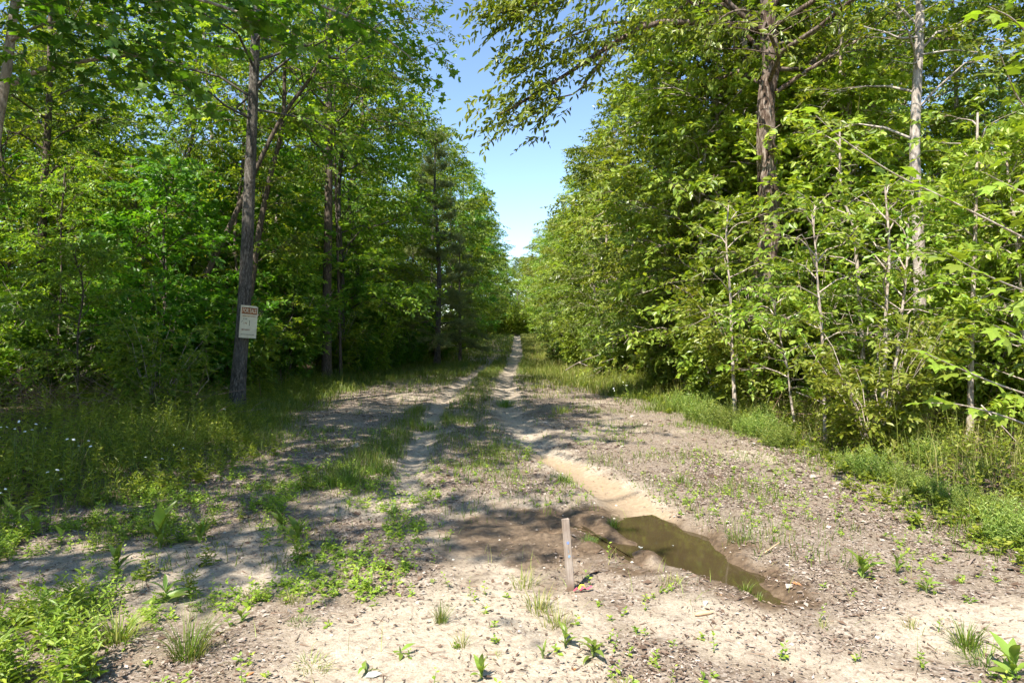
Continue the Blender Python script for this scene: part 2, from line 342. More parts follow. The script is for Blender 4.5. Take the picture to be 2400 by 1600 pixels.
def spray(rg, geo, leaf, P, D, L, K, ll, droop=.25, roll=.6, jit=.5, wd=1.0, mat=0, twig=None, wr=.004, up=(0, 0, 1), spread=60):
    """n flat sprays: K leaves set alternately along a drooping twig"""
    n = len(P); D = unit(D); upv = np.array(up, float)
    s = unit(np.cross(D, upv) + rg.normal(0, .05, (n, 3))); nn = np.cross(s, D)
    a = rg.normal(0, roll, n)[:, None]; s = s * np.cos(a) + nn * np.sin(a); nn = unit(np.cross(s, D))
    t = (np.linspace(.12, 1, K)[None] + rg.normal(0, .03, (n, K)))
    L = np.broadcast_to(L, (n,))
    base = P[:, None] + D[:, None] * (L[:, None] * t)[..., None]; base[..., 2] -= droop * L[:, None] * t ** 2
    ang = np.where(np.arange(K) % 2 == 0, 1, -1) * R(spread) * np.where(np.arange(K) == K - 1, .1, 1) * rg.uniform(.7, 1.2, (n, K))
    ld_ = D[:, None] * np.cos(ang)[..., None] + s[:, None] * np.sin(ang)[..., None] + rg.normal(0, jit * .6, (n, K, 3)); ld_[..., 2] -= droop * 1.1
    nr = nn[:, None] + rg.normal(0, jit, (n, K, 3)); nr[..., 2] += .2
    ln = ll * rg.uniform(.65, 1.25, (n, K))
    stamp(geo, leaf, frames(ld_, nr, ln, wd).reshape(-1, 3, 3), base.reshape(-1, 3), mat)
    if twig is not None:
        tip = P + D * L[:, None]; tip[:, 2] -= droop * L
        o1 = np.cross(D, s); V = np.stack([P - s * wr, P + s * wr, P + o1 * wr * 1.5, tip], 1)
        F = np.array([(0, 1, 3), (1, 2, 3), (2, 0, 3)])
        geo.add(V.reshape(-1, 3), (F[None] + (np.arange(n) * 4)[:, None, None]).reshape(-1, 3), twig)
def smooth_path(pts, n):
    p = np.asarray(pts, float); m = len(p)
    if m < 3:
        t = np.linspace(0, 1, n)[:, None]; return p[0] * (1 - t) + p[-1] * t
    q = np.vstack([2 * p[0] - p[1], p, 2 * p[-1] - p[-2]])
    u = np.linspace(0, m - 1 - 1e-6, n); i = u.astype(int); f = (u - i)[:, None]
    a, b, c, d = q[i], q[i + 1], q[i + 2], q[i + 3]
    return .5 * ((2 * b) + (-a + c) * f + (2 * a - 5 * b + 4 * c - d) * f ** 2 + (-a + 3 * b - 3 * c + d) * f ** 3)
def tube(geo, pts, rad, n=7, mat=0, rough=None, rg=None):
    p = np.asarray(pts, float); m = len(p); rad = np.broadcast_to(rad, (m,)).astype(float)
    t = unit(np.gradient(p, axis=0)); ref = np.array([1., .13, .07]) if abs(t[0][0]) < .8 else np.array([.1, 1., .2])
    u = unit(np.cross(t, ref)); v = np.cross(t, u)
    a = np.linspace(0, 2 * np.pi, n, endpoint=False)
    rr = rad[:, None] * np.ones(n)[None]
    if rough:
        s = np.concatenate([[0], np.cumsum(np.linalg.norm(np.diff(p, axis=0), axis=1))])
        nz_ = fbm(a[None] * 2.2 + 3.1 + 0 * s[:, None], s[:, None] * 2.0 + 0 * a[None], 3)
        nz_ = nz_ * .5 + .5 * fbm((a[None] % (2 * np.pi)) * 6 + 1.7 + 0 * s[:, None], s[:, None] * 1.2, 2)
        rr = rr * (1 + rough * (nz_ - .5) * 2)
    V = p[:, None] + (u[:, None] * np.cos(a)[None, :, None] + v[:, None] * np.sin(a)[None, :, None]) * rr[..., None]
    i = np.arange(m * n).reshape(m, n); j = np.roll(i, -1, 1)
    geo.add(V.reshape(-1, 3), np.stack([i[:-1], j[:-1], j[1:], i[1:]], -1).reshape(-1, 4), mat)

def grow(rg, wood, path, r0, r1, base, Rad, nlimb, nsub=6, step=.3, elev=(12, 55), shape='oval', nside=8, rough=None, flare=.35, az0=None, limb_n=5, spread=None, az_range=None, rings=None):
    """a trunk along PATH with limbs and side branches in WOOD; returns where leaf sprays sit and point"""
    path = np.asarray(path, float); n = rings or max(10, int(len(path) * 4)); p = smooth_path(path, n)
    hz = p[:, 2] - p[0, 2]; H = hz[-1]
    u = np.clip(hz / H, 0, 1); rad = r0 + (r1 - r0) * u; rad = rad * (1 + flare * np.exp(-hz / .35))
    p0 = p.copy(); p0[0, 2] -= .15
    tube(wood, p0, rad, nside, 0, rough)
    SP, SD = [], []
    az0 = rg.uniform(0, 6.28) if az0 is None else az0
    for k in range(nlimb):
        t = (k + rg.uniform(0, .8)) / nlimb; h = base + (H - base) * t * .97
        i = np.searchsorted(hz, h); i = min(max(i, 1), n - 1); f = (h - hz[i - 1]) / max(hz[i] - hz[i - 1], 1e-6)
        s0 = p[i - 1] * (1 - f) + p[i] * f
        az = az0 + k * 2.39996 + rg.normal(0, .3)
        if az_range is not None: az = rg.uniform(*az_range)
        if shape == 'oval': pr = .35 + .65 * math.sin(math.pi * min(1, (t * .78 + .22)))
        elif shape == 'cone': pr = 1.02 - .85 * t
        else: pr = (.45 + .55 * t) if t < .6 else .78 - .9 * (t - .6)
        Lm = Rad * pr * rg.uniform(.7, 1.2); e = R(elev[0] + (elev[1] - elev[0]) * t + rg.normal(0, 8))
        dv = np.array([math.cos(az) * math.cos(e), math.sin(az) * math.cos(e), math.sin(e)])
        w = np.linspace(0, 1, limb_n)[:, None]; lp = s0 + dv * Lm * w
        lp[:, 2] += Lm * (.10 * np.sin(np.pi * w[:, 0]) - .16 * w[:, 0] ** 2)
        lp[1:] += rg.normal(0, .035 * Lm, (limb_n - 1, 3))
        rb = max(.012, (r0 + (r1 - r0) * h / H) * .36 * (Lm / Rad) ** .5)
        tube(wood, lp, np.linspace(rb, rb * .22, limb_n), 5)
        hd = np.array([-dv[1], dv[0], 0.]); hd = hd / max(np.linalg.norm(hd), 1e-6)
        for q in range(nsub):
            w_ = .25 + .72 * (q + rg.uniform(0, .7)) / nsub; fi = w_ * (limb_n - 1); ii = min(int(fi), limb_n - 2)
            b0 = lp[ii] * (1 - (fi - ii)) + lp[ii + 1] * (fi - ii)
            a = R(rg.uniform(28, 70)) * (1 if q % 2 else -1)
            bd = unit(dv * math.cos(a) + hd * math.sin(a) + np.array([0, 0, rg.uniform(-.25, .25)]))
            bl = Lm * .5 * (1.15 - w_) * rg.uniform(.7, 1.3) + .25
            w3 = np.linspace(0, 1, 3)[:, None]; bp_ = b0 + bd * bl * w3; bp_[:, 2] -= .12 * bl * w3[:, 0] ** 2
            tube(wood, bp_, np.array([rb * .35, rb * .22, .003]), 3)
            m = max(2, int(bl / step)); tt = (np.arange(m) + rg.uniform(.2, 1, m)) / m
            SP.append(b0 + bd * bl * tt[:, None]); sd_ = bd + rg.normal(0, .7, (m, 3)); sd_[:, 2] = rg.normal(.0, .30, m); SD.append(sd_)
        m = max(2, int(Lm * .6 / step)); tt = rg.uniform(.4, 1, m); SP.append(s0 + dv * Lm * tt[:, None]); sd_ = dv + rg.normal(0, .6, (m, 3)); sd_[:, 2] = rg.normal(.05, .2, m); SD.append(sd_)
    return np.concatenate(SP), np.concatenate(SD)

def tree_proto(name, cat, seed, H, base, Rad, nlimb, leaf, K, ll, bark, r0=.14, lmat='leaf_mid', lean=.3, nsub=6, step=.3, elev=(12, 55), shape='oval', SL=.55, droop=.25, wd=1.0, ntop=0):
    rg = np.random.default_rng(seed)
    wood, crown = Geo(), Geo()
    path = [(0, 0, 0)] + [(rg.normal(0, lean * h), rg.normal(0, lean * h), H * h) for h in (.25, .5, .75, 1)]
    P, D = grow(rg, wood, path, r0, .02, base, Rad, nlimb, nsub, step, elev, shape)
    spray(rg, crown, leaf, P, D, rg.uniform(.7, 1.25, len(P)) * SL, K, ll, droop, wd=wd, twig=1)
    return {'name': name, 'cat': cat, 'parts': [('trunk', wood.mesh('trunk', [M[bark]], True)), ('crown', crown.mesh('crown', [M[lmat], M['twig']]))], 'H': H}

def shrub_proto(name, seed, H, Rad, nst, leaf, K, ll, lmat, SL=.4, dens=9, wd=1.0):
    rg = np.random.default_rng(seed); wood, fol = Geo(), Geo(); SP, SD = [], []
    for k in range(nst):
        az = k * 2.4 + rg.normal(0, .3); out_ = Rad * rg.uniform(.3, 1.0); h = H * rg.uniform(.6, 1.05)
        dv = np.array([math.cos(az) * out_, math.sin(az) * out_, h]); w = np.linspace(0, 1, 5)[:, None]
        b = np.array([math.cos(az), math.sin(az), 0]) * .08
        p = b + dv * w; p[:, :2] = b[:2] + dv[:2] * w ** 1.5; p[1:] += rg.normal(0, .03, (4, 3)); p[0, 2] -= .06
        tube(wood, p, np.linspace(.011, .003, 5), 4)
        m = int(dens * h); t = rg.uniform(.12, 1, m)[:, None]; q = b + dv * t; q[:, :2] = b[:2] + dv[:2] * t ** 1.5
        d = rg.normal(0, .6, (m, 3)) + np.array([math.cos(az), math.sin(az), .1]); SP.append(q); SD.append(d)
    spray(rg, fol, leaf, np.concatenate(SP), np.concatenate(SD), SL, K, ll, .2, roll=.5, jit=.4, wd=wd, twig=1)
    return {'name': name, 'cat': 'shrub', 'parts': [('stem', wood.mesh('stem', [M['sapling']], True)), ('foliage', fol.mesh('foliage', [M[lmat], M['twig']]))]}
def pine_proto(seed, H, base, Rad):
    rg = np.random.default_rng(seed); wood, crown = Geo(), Geo()
    P, D = grow(rg, wood, [(0, 0, 0), (.1, 0, H * .4), (-.05, .1, H * .75), (0, .1, H)], .15, .02, base, Rad, 34, 6, .16, (-5, 45), 'cone')
    n = len(P); K = 46
    dirs = unit(unit(D)[:, None] * .75 + rg.normal(0, .55, (n, K, 3)) + np.array([0, 0, .25]))
    side = unit(np.cross(dirs, rg.normal(0, 1, (n, K, 3)))) * .0085; ln = rg.uniform(.14, .24, (n, K, 1))
    P3 = P[:, None] + rg.normal(0, .05, (n, K, 3))
    V = np.stack([P3 - side, P3 + side, P3 + dirs * ln], 2).reshape(-1, 3)
    crown.add(V, np.arange(len(V)).reshape(-1, 3))
    return {'name': 'pine_tree', 'cat': 'tree', 'parts': [('trunk', wood.mesh('trunk', [M['bark_grey']], True)), ('crown', crown.mesh('crown', [M['needle']]))]}
def stalks(rg, geo, P, h, K, ll, leaf, wd=1.0, mat=0, smat=1, lean=.12, rise=.35, t0=.15, wr=.0025):
    """n upright stems with K leaves spiralling up each"""
    n = len(P); h = np.broadcast_to(h, (n,)); d = unit(np.c_[rg.normal(0, lean, (n, 2)), np.ones(n)])
    t = np.linspace(t0, 1, K)[None] + rg.normal(0, .02, (n, K)); b = P[:, None] + d[:, None] * (h[:, None] * t)[..., None]
    az = rg.uniform(0, 6.28, (n, 1)) + np.arange(K)[None] * 2.4
    e = rise + rg.normal(0, .2, (n, K)) + .5 * (t - .5)
    dr = np.stack([np.cos(az) * np.cos(e), np.sin(az) * np.cos(e), np.sin(e)], -1)
    nr = np.array([0, 0, 1.]) + rg.normal(0, .3, (n, K, 3)); ln = ll * rg.uniform(.6, 1.2, (n, K)) * (1.15 - .55 * t)
    stamp(geo, leaf, frames(dr, nr, ln, wd).reshape(-1, 3, 3), b.reshape(-1, 3), mat)
    if smat is not None:
        s = unit(np.cross(d, np.array([0, 1., 0]))) * wr; f = np.cross(d, s); tip = P + d * h[:, None]
        V = np.stack([P - s, P + s, P + f * 1.6, tip], 1)
        F = np.array([(0, 1, 3), (1, 2, 3), (2, 0, 3)])
        geo.add(V.reshape(-1, 3), (F[None] + (np.arange(n) * 4)[:, None, None]).reshape(-1, 3), smat)
def blades(rg, geo, P, h, w, lean, mat=0, out=None):
    """n grass blades, each bent once"""
    n = len(P); h = np.broadcast_to(h, (n,)).astype(float); az = rg.uniform(0, 6.28, n)
    dv = np.c_[np.cos(az), np.sin(az)] if out is None else unit(out + rg.normal(0, .35, (n, 2)))
    ln = np.abs(rg.normal(lean, lean * .5, n)); s = np.c_[-dv[:, 1], dv[:, 0], np.zeros(n)] * w
    s = s * np.cos(.6) + np.c_[dv, np.zeros(n)] * w * rg.uniform(-.6, .6, (n, 1))
    def at(t, k): return P + np.c_[dv * (ln * h * t ** k)[:, None], h * (t - .25 * ln * t * t)]
    m = at(.5, 1.7); tip = at(1.0, 1.7)
    V = np.stack([P - s, P + s, m - s * .8, m + s * .8, tip], 1).reshape(-1, 3); o = (np.arange(n) * 5)[:, None]
    geo.add(V, [np.array([(0, 1, 3, 2)]) + o, np.array([(2, 3, 4)]) + o], mat)

# ------------------------------------------------------------------ kinds of tree and shrub
TP = {}
for k in range(3):
    kk, ll_, wd_, mt_ = [(17, .155, 1.0, 'leaf_right'), (22, .12, 1.1, 'leaf_right_c'), (14, .18, .85, 'leaf_right_b')][k]
    TP['midR%d' % k] = tree_proto('leafy_tree', 'tree', 100 + k, 9.5 + k, .8, 2.9, 42, LEAF4, kk, ll_, 'sapling', .09, mt_, .18, 7, .24, (5, 55), 'oval', .66, wd=wd_)
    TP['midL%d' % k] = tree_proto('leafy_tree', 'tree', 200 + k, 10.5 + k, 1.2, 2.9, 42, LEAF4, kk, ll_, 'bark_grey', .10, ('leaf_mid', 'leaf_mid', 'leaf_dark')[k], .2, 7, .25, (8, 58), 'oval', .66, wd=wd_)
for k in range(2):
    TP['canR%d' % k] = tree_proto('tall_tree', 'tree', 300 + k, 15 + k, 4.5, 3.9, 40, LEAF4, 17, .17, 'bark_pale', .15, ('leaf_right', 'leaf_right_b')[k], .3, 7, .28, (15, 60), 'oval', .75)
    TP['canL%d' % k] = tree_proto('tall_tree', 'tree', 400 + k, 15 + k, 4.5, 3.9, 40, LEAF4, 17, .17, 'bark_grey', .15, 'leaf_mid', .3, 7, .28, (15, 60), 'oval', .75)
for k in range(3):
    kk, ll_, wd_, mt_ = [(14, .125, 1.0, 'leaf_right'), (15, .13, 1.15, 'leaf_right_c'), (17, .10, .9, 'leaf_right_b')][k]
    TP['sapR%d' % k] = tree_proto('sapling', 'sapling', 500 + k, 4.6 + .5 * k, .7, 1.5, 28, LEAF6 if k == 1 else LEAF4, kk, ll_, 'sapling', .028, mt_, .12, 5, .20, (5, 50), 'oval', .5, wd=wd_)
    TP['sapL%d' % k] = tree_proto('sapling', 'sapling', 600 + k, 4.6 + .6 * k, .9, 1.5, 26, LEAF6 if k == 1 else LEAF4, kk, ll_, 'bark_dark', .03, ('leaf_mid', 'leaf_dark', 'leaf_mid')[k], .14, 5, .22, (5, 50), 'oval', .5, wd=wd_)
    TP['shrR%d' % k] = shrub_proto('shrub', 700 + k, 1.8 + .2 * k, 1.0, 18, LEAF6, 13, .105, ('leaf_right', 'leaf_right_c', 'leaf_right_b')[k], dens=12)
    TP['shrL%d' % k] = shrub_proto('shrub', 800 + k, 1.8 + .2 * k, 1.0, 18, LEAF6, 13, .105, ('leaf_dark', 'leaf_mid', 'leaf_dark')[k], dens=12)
TP['pine0'] = pine_proto(901, 10.5, .9, 2.2)
TP['pine1'] = pine_proto(902, 12.5, 3.0, 2.2)

# ------------------------------------------------------------------ the trees that stand out
def limb_sprays(rg, pts, n, t0=.15, jit=.5):
    p = smooth_path(pts, 40); i = rg.integers(int(40 * t0), 40, n); t = unit(np.gradient(p, axis=0))
    d = t[i] + rg.normal(0, jit, (n, 3)); d[:, 2] = rg.normal(-.05, .2, n)
    return p[i] + rg.normal(0, .05, (n, 3)), d
def key_tree(name, label, pp, d, r0, r1, base, Rad, nlimb, bark, lmat, seed, leaf=LEAF6, K=12, ll=.12, SL=.5, nsub=6, step=.32, droop=.25, rough=.06, limbs=(), nside=14, elev=(12, 55), shape='oval', cat='tree', wd=1.0, spread=60, az_range=None, pathd=None):
    rg = np.random.default_rng(seed)
    pts = np.array([W(a, b, (d if pathd is None else pathd[i])) for i, (a, b) in enumerate(pp)])
    b0 = pts[0].copy(); b0[2] = float(height(b0[0], b0[1])); pts[0] = b0
    wood, crown = Geo(), Geo(); pts = pts - b0
    P, D = grow(rg, wood, pts, r0, r1, base, Rad, nlimb, nsub, step, elev, shape, nside=nside, rough=rough, rings=60 if rough > .05 else None, az_range=az_range)
    PP, DD = [P], [D]
    for lp, lr, ns, dd in limbs:
        q = np.array([W(a, b, dd[i] if hasattr(dd, '__len__') else dd) for i, (a, b) in enumerate(lp)]) - b0
        sp_ = smooth_path(q, 14); tube(wood, sp_, np.linspace(lr, lr * .3, 14), 7, 0, .08)
        if ns:
            a, b = limb_sprays(rg, q, ns); 
            # short side twigs carry the sprays away from the limb
            off = rg.normal(0, .28, a.shape); off[:, 2] *= .6; PP.append(a + off); DD.append(b)
    P = np.concatenate(PP); D = np.concatenate(DD)
    spray(rg, crown, leaf, P, D, rg.uniform(.7, 1.25, len(P)) * SL, K, ll, droop, twig=1, wd=wd, spread=spread)
    t = thing(name, label, cat, b0)
    link('trunk', wood.mesh('trunk', [M[bark]], True), t); link('crown', crown.mesh('crown', [M[lmat], M['twig']]), t)
    return t, b0

# left of the track
key_tree('sign_tree', 'straight grey trunk with a sale sign nailed to it', [(543, 950), (549, 850), (562, 690), (574, 450), (586, 200), (597, -40), (610, -300)], 13.5, .142, .06, 5.6, 4.0, 26, 'bark_grey', 'leaf_mid', 21, leaf=LOBED, ll=.12, K=9, nside=20, rough=.05, elev=(0, 50))
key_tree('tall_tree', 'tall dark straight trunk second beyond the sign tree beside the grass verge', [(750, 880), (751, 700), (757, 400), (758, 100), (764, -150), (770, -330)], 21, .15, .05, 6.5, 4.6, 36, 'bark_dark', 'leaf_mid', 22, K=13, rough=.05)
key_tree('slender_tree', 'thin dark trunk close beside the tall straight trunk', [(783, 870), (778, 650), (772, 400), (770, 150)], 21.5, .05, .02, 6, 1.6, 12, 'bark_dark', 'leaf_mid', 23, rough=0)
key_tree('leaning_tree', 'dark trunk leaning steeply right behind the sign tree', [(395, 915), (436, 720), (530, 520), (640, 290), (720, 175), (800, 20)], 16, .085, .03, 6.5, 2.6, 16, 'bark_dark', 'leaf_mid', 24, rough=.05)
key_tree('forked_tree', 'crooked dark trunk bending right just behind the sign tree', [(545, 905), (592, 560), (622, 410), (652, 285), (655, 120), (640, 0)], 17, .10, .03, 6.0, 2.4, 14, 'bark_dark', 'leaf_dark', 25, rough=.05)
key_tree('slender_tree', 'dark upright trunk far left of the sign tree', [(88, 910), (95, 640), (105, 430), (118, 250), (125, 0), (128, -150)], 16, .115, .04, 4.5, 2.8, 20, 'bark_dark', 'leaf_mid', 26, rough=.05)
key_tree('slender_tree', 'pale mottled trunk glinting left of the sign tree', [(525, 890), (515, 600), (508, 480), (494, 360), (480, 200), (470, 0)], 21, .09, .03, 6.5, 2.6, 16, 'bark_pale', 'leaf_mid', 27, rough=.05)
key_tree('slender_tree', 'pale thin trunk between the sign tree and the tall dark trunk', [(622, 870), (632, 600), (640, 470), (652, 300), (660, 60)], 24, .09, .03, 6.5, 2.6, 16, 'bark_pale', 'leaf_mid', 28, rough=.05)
key_tree('maple_tree', 'leaning maple at the left border with a long arching branch', [(-95, 1054), (-45, 600), (-5, 320), (20, 180), (45, 0), (80, -250)], 8.5, .085, .04, 5.6, 2.6, 10, 'bark_pale', 'leaf_dark', 29, leaf=LOBED, ll=.125, K=8, rough=.05, elev=(0, 40),
         limbs=[([(35, 195), (100, 165), (170, 150), (260, 136), (340, 133), (440, 155)], .035, 60, [8.5, 8.4, 8.2, 8.0, 7.8, 7.6]),
                ([(45, 20), (180, -10), (330, -20), (480, 10), (620, 60)], .035, 80, [8.5, 8.2, 7.9, 7.6, 7.3]),
                ([(45, 0), (250, -90), (450, -60), (650, -10), (840, 60), (960, 150)], .03, 90, [8.5, 8.6, 8.8, 9.2, 9.6, 10]),
                ([(30, 100), (110, 60), (200, 60), (300, 75)], .02, 40, [8.5, 8, 7.6, 7.4])])
# right of the track
key_tree('shaggy_tree', 'thick shaggy barked tree right of the track with oak-like overhanging limbs', [(1752, 950), (1756, 800), (1751, 640), (1766, 545), (1760, 420), (1755, 250), (1767, 150), (1760, 50), (1765, -180), (1775, -420)], 14, .235, .11, 6.2, 4.6, 34, 'bark_shaggy', 'leaf_right', 31, K=8, ll=.15, SL=.35, droop=.55, wd=.8, rough=.42, nside=30, spread=70,
         limbs=[([(1755, 72), (1650, 62), (1500, 58), (1400, 110), (1300, 175), (1220, 225), (1150, 265)], .07, 210, [14, 13.8, 13.5, 13.3, 13.1, 12.9, 12.7]),
                ([(1400, 110), (1330, 210), (1270, 230), (1230, 262), (1170, 300)], .02, 34, [13.3, 13.1, 13, 12.9, 12.8]),
                ([(1500, 58), (1400, 60), (1290, 95), (1230, 120), (1180, 140)], .025, 110, [13.5, 13.3, 13, 12.8, 12.7]),
                ([(1758, -60), (1600, -80), (1420, -40), (1280, 0), (1190, 25), (1150, 35)], .06, 240, [14, 13.6, 13.2, 12.9, 12.7, 12.6]),
                ([(1755, 40), (1690, 30), (1640, 60), (1610, 120)], .03, 14, [14, 13.6, 13.3, 13.2]),
                ([(1760, 110), (1850, 90), (1900, 60), (2000, 40)], .03, 40, 14)])
key_tree('tall_tree', 'pale straight trunk standing in the right wood with short side branches', [(2110, 905), (2112, 700), (2105, 500), (2097, 330), (2106, 50), (2104, -200)], 12.5, .118, .06, 4.6, 2.4, 12, 'bark_pale', 'leaf_right', 32, rough=.08, nside=18,
         limbs=[([(2100, 90), (2060, 92), (2030, 80), (1990, 70), (1955, 60)], .022, 8, 12.3), ([(2105, 140), (2090, 150), (2040, 142)], .015, 0, 12.3), ([(2110, 130), (2180, 120), (2240, 125), (2352, 135)], .018, 16, 12.2)])
key_tree('slender_tree', 'pale blotched trunk half hidden near the right border', [(2205, 890), (2200, 620), (2194, 420), (2190, 200), (2180, 0)], 20, .10, .04, 5, 2.6, 14, 'bark_pale', 'leaf_right', 33, rough=.06)
key_tree('slender_tree', 'thin crooked pale trunk right of the shaggy tree', [(1950, 930), (1925, 640), (1935, 460), (1950, 330), (1928, 250), (1925, 90), (1905, 0), (1900, -120)], 15, .055, .03, 4.5, 1.8, 14, 'sapling', 'leaf_right', 34, rough=.05)
key_tree('slender_tree', 'white patched trunk leaning behind the shaggy tree', [(1810, 920), (1820, 560), (1812, 460), (1830, 390), (1835, 330), (1850, 200), (1850, 0)], 18, .085, .04, 5.0, 2.2, 14, 'bark_pale', 'leaf_right', 35, rough=.06)

SAP = [('left stem of the pale sapling pair rising from one root by the right bank', [(1999, 1030), (2025, 944), (2033, 827), (2035, 700), (2041, 576), (2030, 430)], 9.6, .036),
       ('right stem of the pale sapling pair rising from one root by the right bank', [(2003, 1029), (2030, 940), (2055, 854), (2067, 752), (2080, 632), (2085, 500)], 9.65, .03),
       ('straight thin pale sapling left of the paired saplings', [(1898, 1026), (1892, 865), (1887, 752), (1877, 651), (1873, 583), (1860, 470)], 9.6, .026),
       ('gently curved sapling just behind the paired saplings', [(1992, 960), (1980, 782), (1967, 603), (1958, 520), (1930, 440), (1925, 300)], 10.8, .042),
       ('thin sapling in front of the shaggy tree', [(1690, 915), (1681, 790), (1677, 677), (1667, 558), (1672, 470)], 12.2, .034),
       ('dark upright sapling near the right border', [(2230, 1025), (2231, 827), (2235, 640), (2238, 509), (2240, 262)], 9.5, .042),
       ('pale sapling at the right border', [(2318, 940), (2324, 827), (2332, 640), (2338, 560), (2345, 350)], 10.4, .038),
       ('very thin short sapling in the bank left of the straight pale sapling', [(1829, 1000), (1815, 900), (1808, 839), (1786, 752), (1775, 690)], 10.5, .018)]
for i, (lb, pp, d, r) in enumerate(SAP):
    key_tree('sapling', lb, pp, d, r, r * .35, 1.2 if i != 7 else .6, 1.1, 15, 'sapling', 'leaf_right', 50 + i, K=9, ll=.11, SL=.34, nsub=2, step=.35, rough=0, nside=8, elev=(5, 45), cat='sapling', spread=55)

# ------------------------------------------------------------------ the woods: copies, each a thing of its own
rs = np.random.default_rng(77)
ORD = ['first', 'second', 'third', 'fourth', 'fifth', 'sixth', 'seventh', 'eighth', 'ninth', 'tenth', 'eleventh', 'twelfth']
def zs(x, y): return (x, y, float(height(x, y)) - .03)
edgeR = [(5.0, 17.0, 'midR0', 1.05), (4.7, 20.6, 'midR1', 1.0), (4.2, 24.2, 'midR2', .85), (4.0, 28.5, 'midR0', .95), (4.0, 33.2, 'midR1', .88), (4.1, 39, 'midR2', .86), (4.0, 46, 'midR0', .9), (4.1, 54, 'midR1', .92), (4.3, 63, 'midR2', .95), (4.1, 73, 'midR0', 1.15), (3.9, 84, 'midR1', 1.2)]
for i, (x, y, k, s) in enumerate(edgeR):
    place(TP[k], zs(x, y), rs.uniform(0, 6.28), s, 'sunlit bushy tree on the right edge of the track, %s beyond the shaggy tree' % ORD[i], 'trees along the right edge of the track')
for (x, y, k, s, lb) in [(5.6, 16.4, 'canR0', .95, 'tall leafy tree filling the sky right behind the shaggy trunk'), (6.2, 20.4, 'canR1', .95, 'tall leafy tree further behind the shaggy trunk'), (10.8, 19.5, 'canR1', .9, 'tall leafy tree between the shaggy trunk and the pale straight trunk'), (12.8, 16.5, 'canR0', .95, 'tall leafy tree just right of the pale straight trunk'), (11.8, 21, 'midR1', 1.0, 'dense young tree behind the pale straight trunk'), (11.0, 12.4, 'midR2', .85, 'dense young tree at the right border behind the front saplings'), (6.5, 17.4, 'midR1', .95, 'yellow-green tree filling the gap left of the shaggy trunk'), (7.6, 18.6, 'midR0', .95, 'bushy tree right behind the shaggy trunk'), (9.2, 18.8, 'midR1', .9, 'yellow-green tree left of the pale straight trunk'), (6.0, 15.2, 'sapR1', 1.35, 'broad-leaved sapling behind the shaggy trunk'), (4.3, 15.4, 'sapR0', 1.3, 'large sapling left of the shaggy trunk'), (7.3, 14.6, 'sapR1', 1.3, 'broad-leaved sapling right of the shaggy trunk'), (8.9, 13.2, 'sapR0', .8, 'leafy sapling below the pale straight trunk')]:
    place(TP[k], zs(x, y), rs.uniform(0, 6.28), s, lb)
for i, (x, y, k, s) in enumerate([(4.6, 12.9, 'shrR1', 1.25), (5.4, 12.6, 'shrR2', 1.3), (4.4, 14.6, 'shrR0', 1.2), (6.2, 11.4, 'shrR0', 1.1), (4.1, 16.6, 'shrR2', 1.25), (7.4, 10.6, 'shrR1', 1.1)]):
    place(TP[k], zs(x, y), rs.uniform(0, 6.28), s, 'dense bright shrub at the foot of the shaggy tree, %s of six' % ORD[i], 'dense shrubs around the shaggy tree')
edgeL = [(-6.0, 24, 'midL0', 1.2), (-6.4, 28.0, 'midL1', 1.2), (-4.2, 36, 'midL0', 1.15), (-3.8, 42, 'midL1', 1.06), (-3.6, 48, 'midL2', 1.0), (-3.4, 55, 'midL0', 1.0), (-3.4, 63, 'midL1', 1.05), (-3.3, 72, 'midL2', 1.1), (-3.1, 82, 'midL0', 1.2)]
for i, (x, y, k, s) in enumerate(edgeL):
    place(TP[k], zs(x, y), rs.uniform(0, 6.28), s, 'bushy green tree on the left edge of the track, %s beyond the tall dark trunk' % ORD[i], 'trees along the left edge of the track')
place(TP['pine0'], zs(-3.3, 30.0), .4, 1.0, 'olive green pine on the left edge of the track', None)
place(TP['pine0'], zs(-2.5, 33.0), 2.2, .6, 'small olive pine low beside the track, beyond the larger pine', None)
place(TP['pine1'], zs(-1.2, 99), 1.0, .95, 'dark pine at the far end of the track', None)
for i, (x, y, k, s) in enumerate([(-5.0, 92, 'midL2', 1.1), (-2.4, 96, 'midL1', 1.0), (.9, 98, 'midR2', .95), (3.2, 93, 'midR0', 1.1), (5.4, 99, 'midR1', 1.1), (2.2, 110, 'canR0', .8), (-7, 104, 'canL0', .9), (-1, 112, 'canL1', .75)]):
    place(TP[k], zs(x, y), rs.uniform(0, 6.28), s, 'leafy tree closing off the far end of the track', 'trees closing off the far end of the track')
for i, (x, y, k) in enumerate([(-.9, 88, 0), (.5, 89, 1), (1.7, 87, 2), (-2.2, 86, 1), (3.0, 84, 0), (-.2, 91, 2), (1.1, 92, 0), (.2, 81, 1), (1.5, 82, 1), (-1.0, 82, 1), (-3.2, 80, 0), (-3.0, 74, 2), (-3.4, 86, 1), (-3.1, 66, 0)]):
    place(TP['shrR%d' % k], zs(x, y), rs.uniform(0, 6.28), 2.1, 'bright shrub at the far end of the track', 'shrubs at the far end of the track')
CLEAR = [(-.272, 21), (-.40, 13.5), (.5925, 17), (.373, 14), (-.31, 16)]      # trunks that stay in sight: direction, distance
def scatter(n, xr, yr, mind, ok, seed, clear=0):
    r_ = np.random.default_rng(seed); out = []
    for _ in range(n * 30):
        x = r_.uniform(*xr); y = r_.uniform(*yr)
        if any(abs(x / y - q) < clear and y < dq + 1 for q, dq in CLEAR): continue
        if ok(x, y) and all((x - a) ** 2 + (y - b) ** 2 > mind ** 2 for a, b in out):
            out.append((x, y))
            if len(out) == n: break
    return out
L_ok = lambda o0: (lambda x, y: x < np.interp(y, YL, XL) - o0)
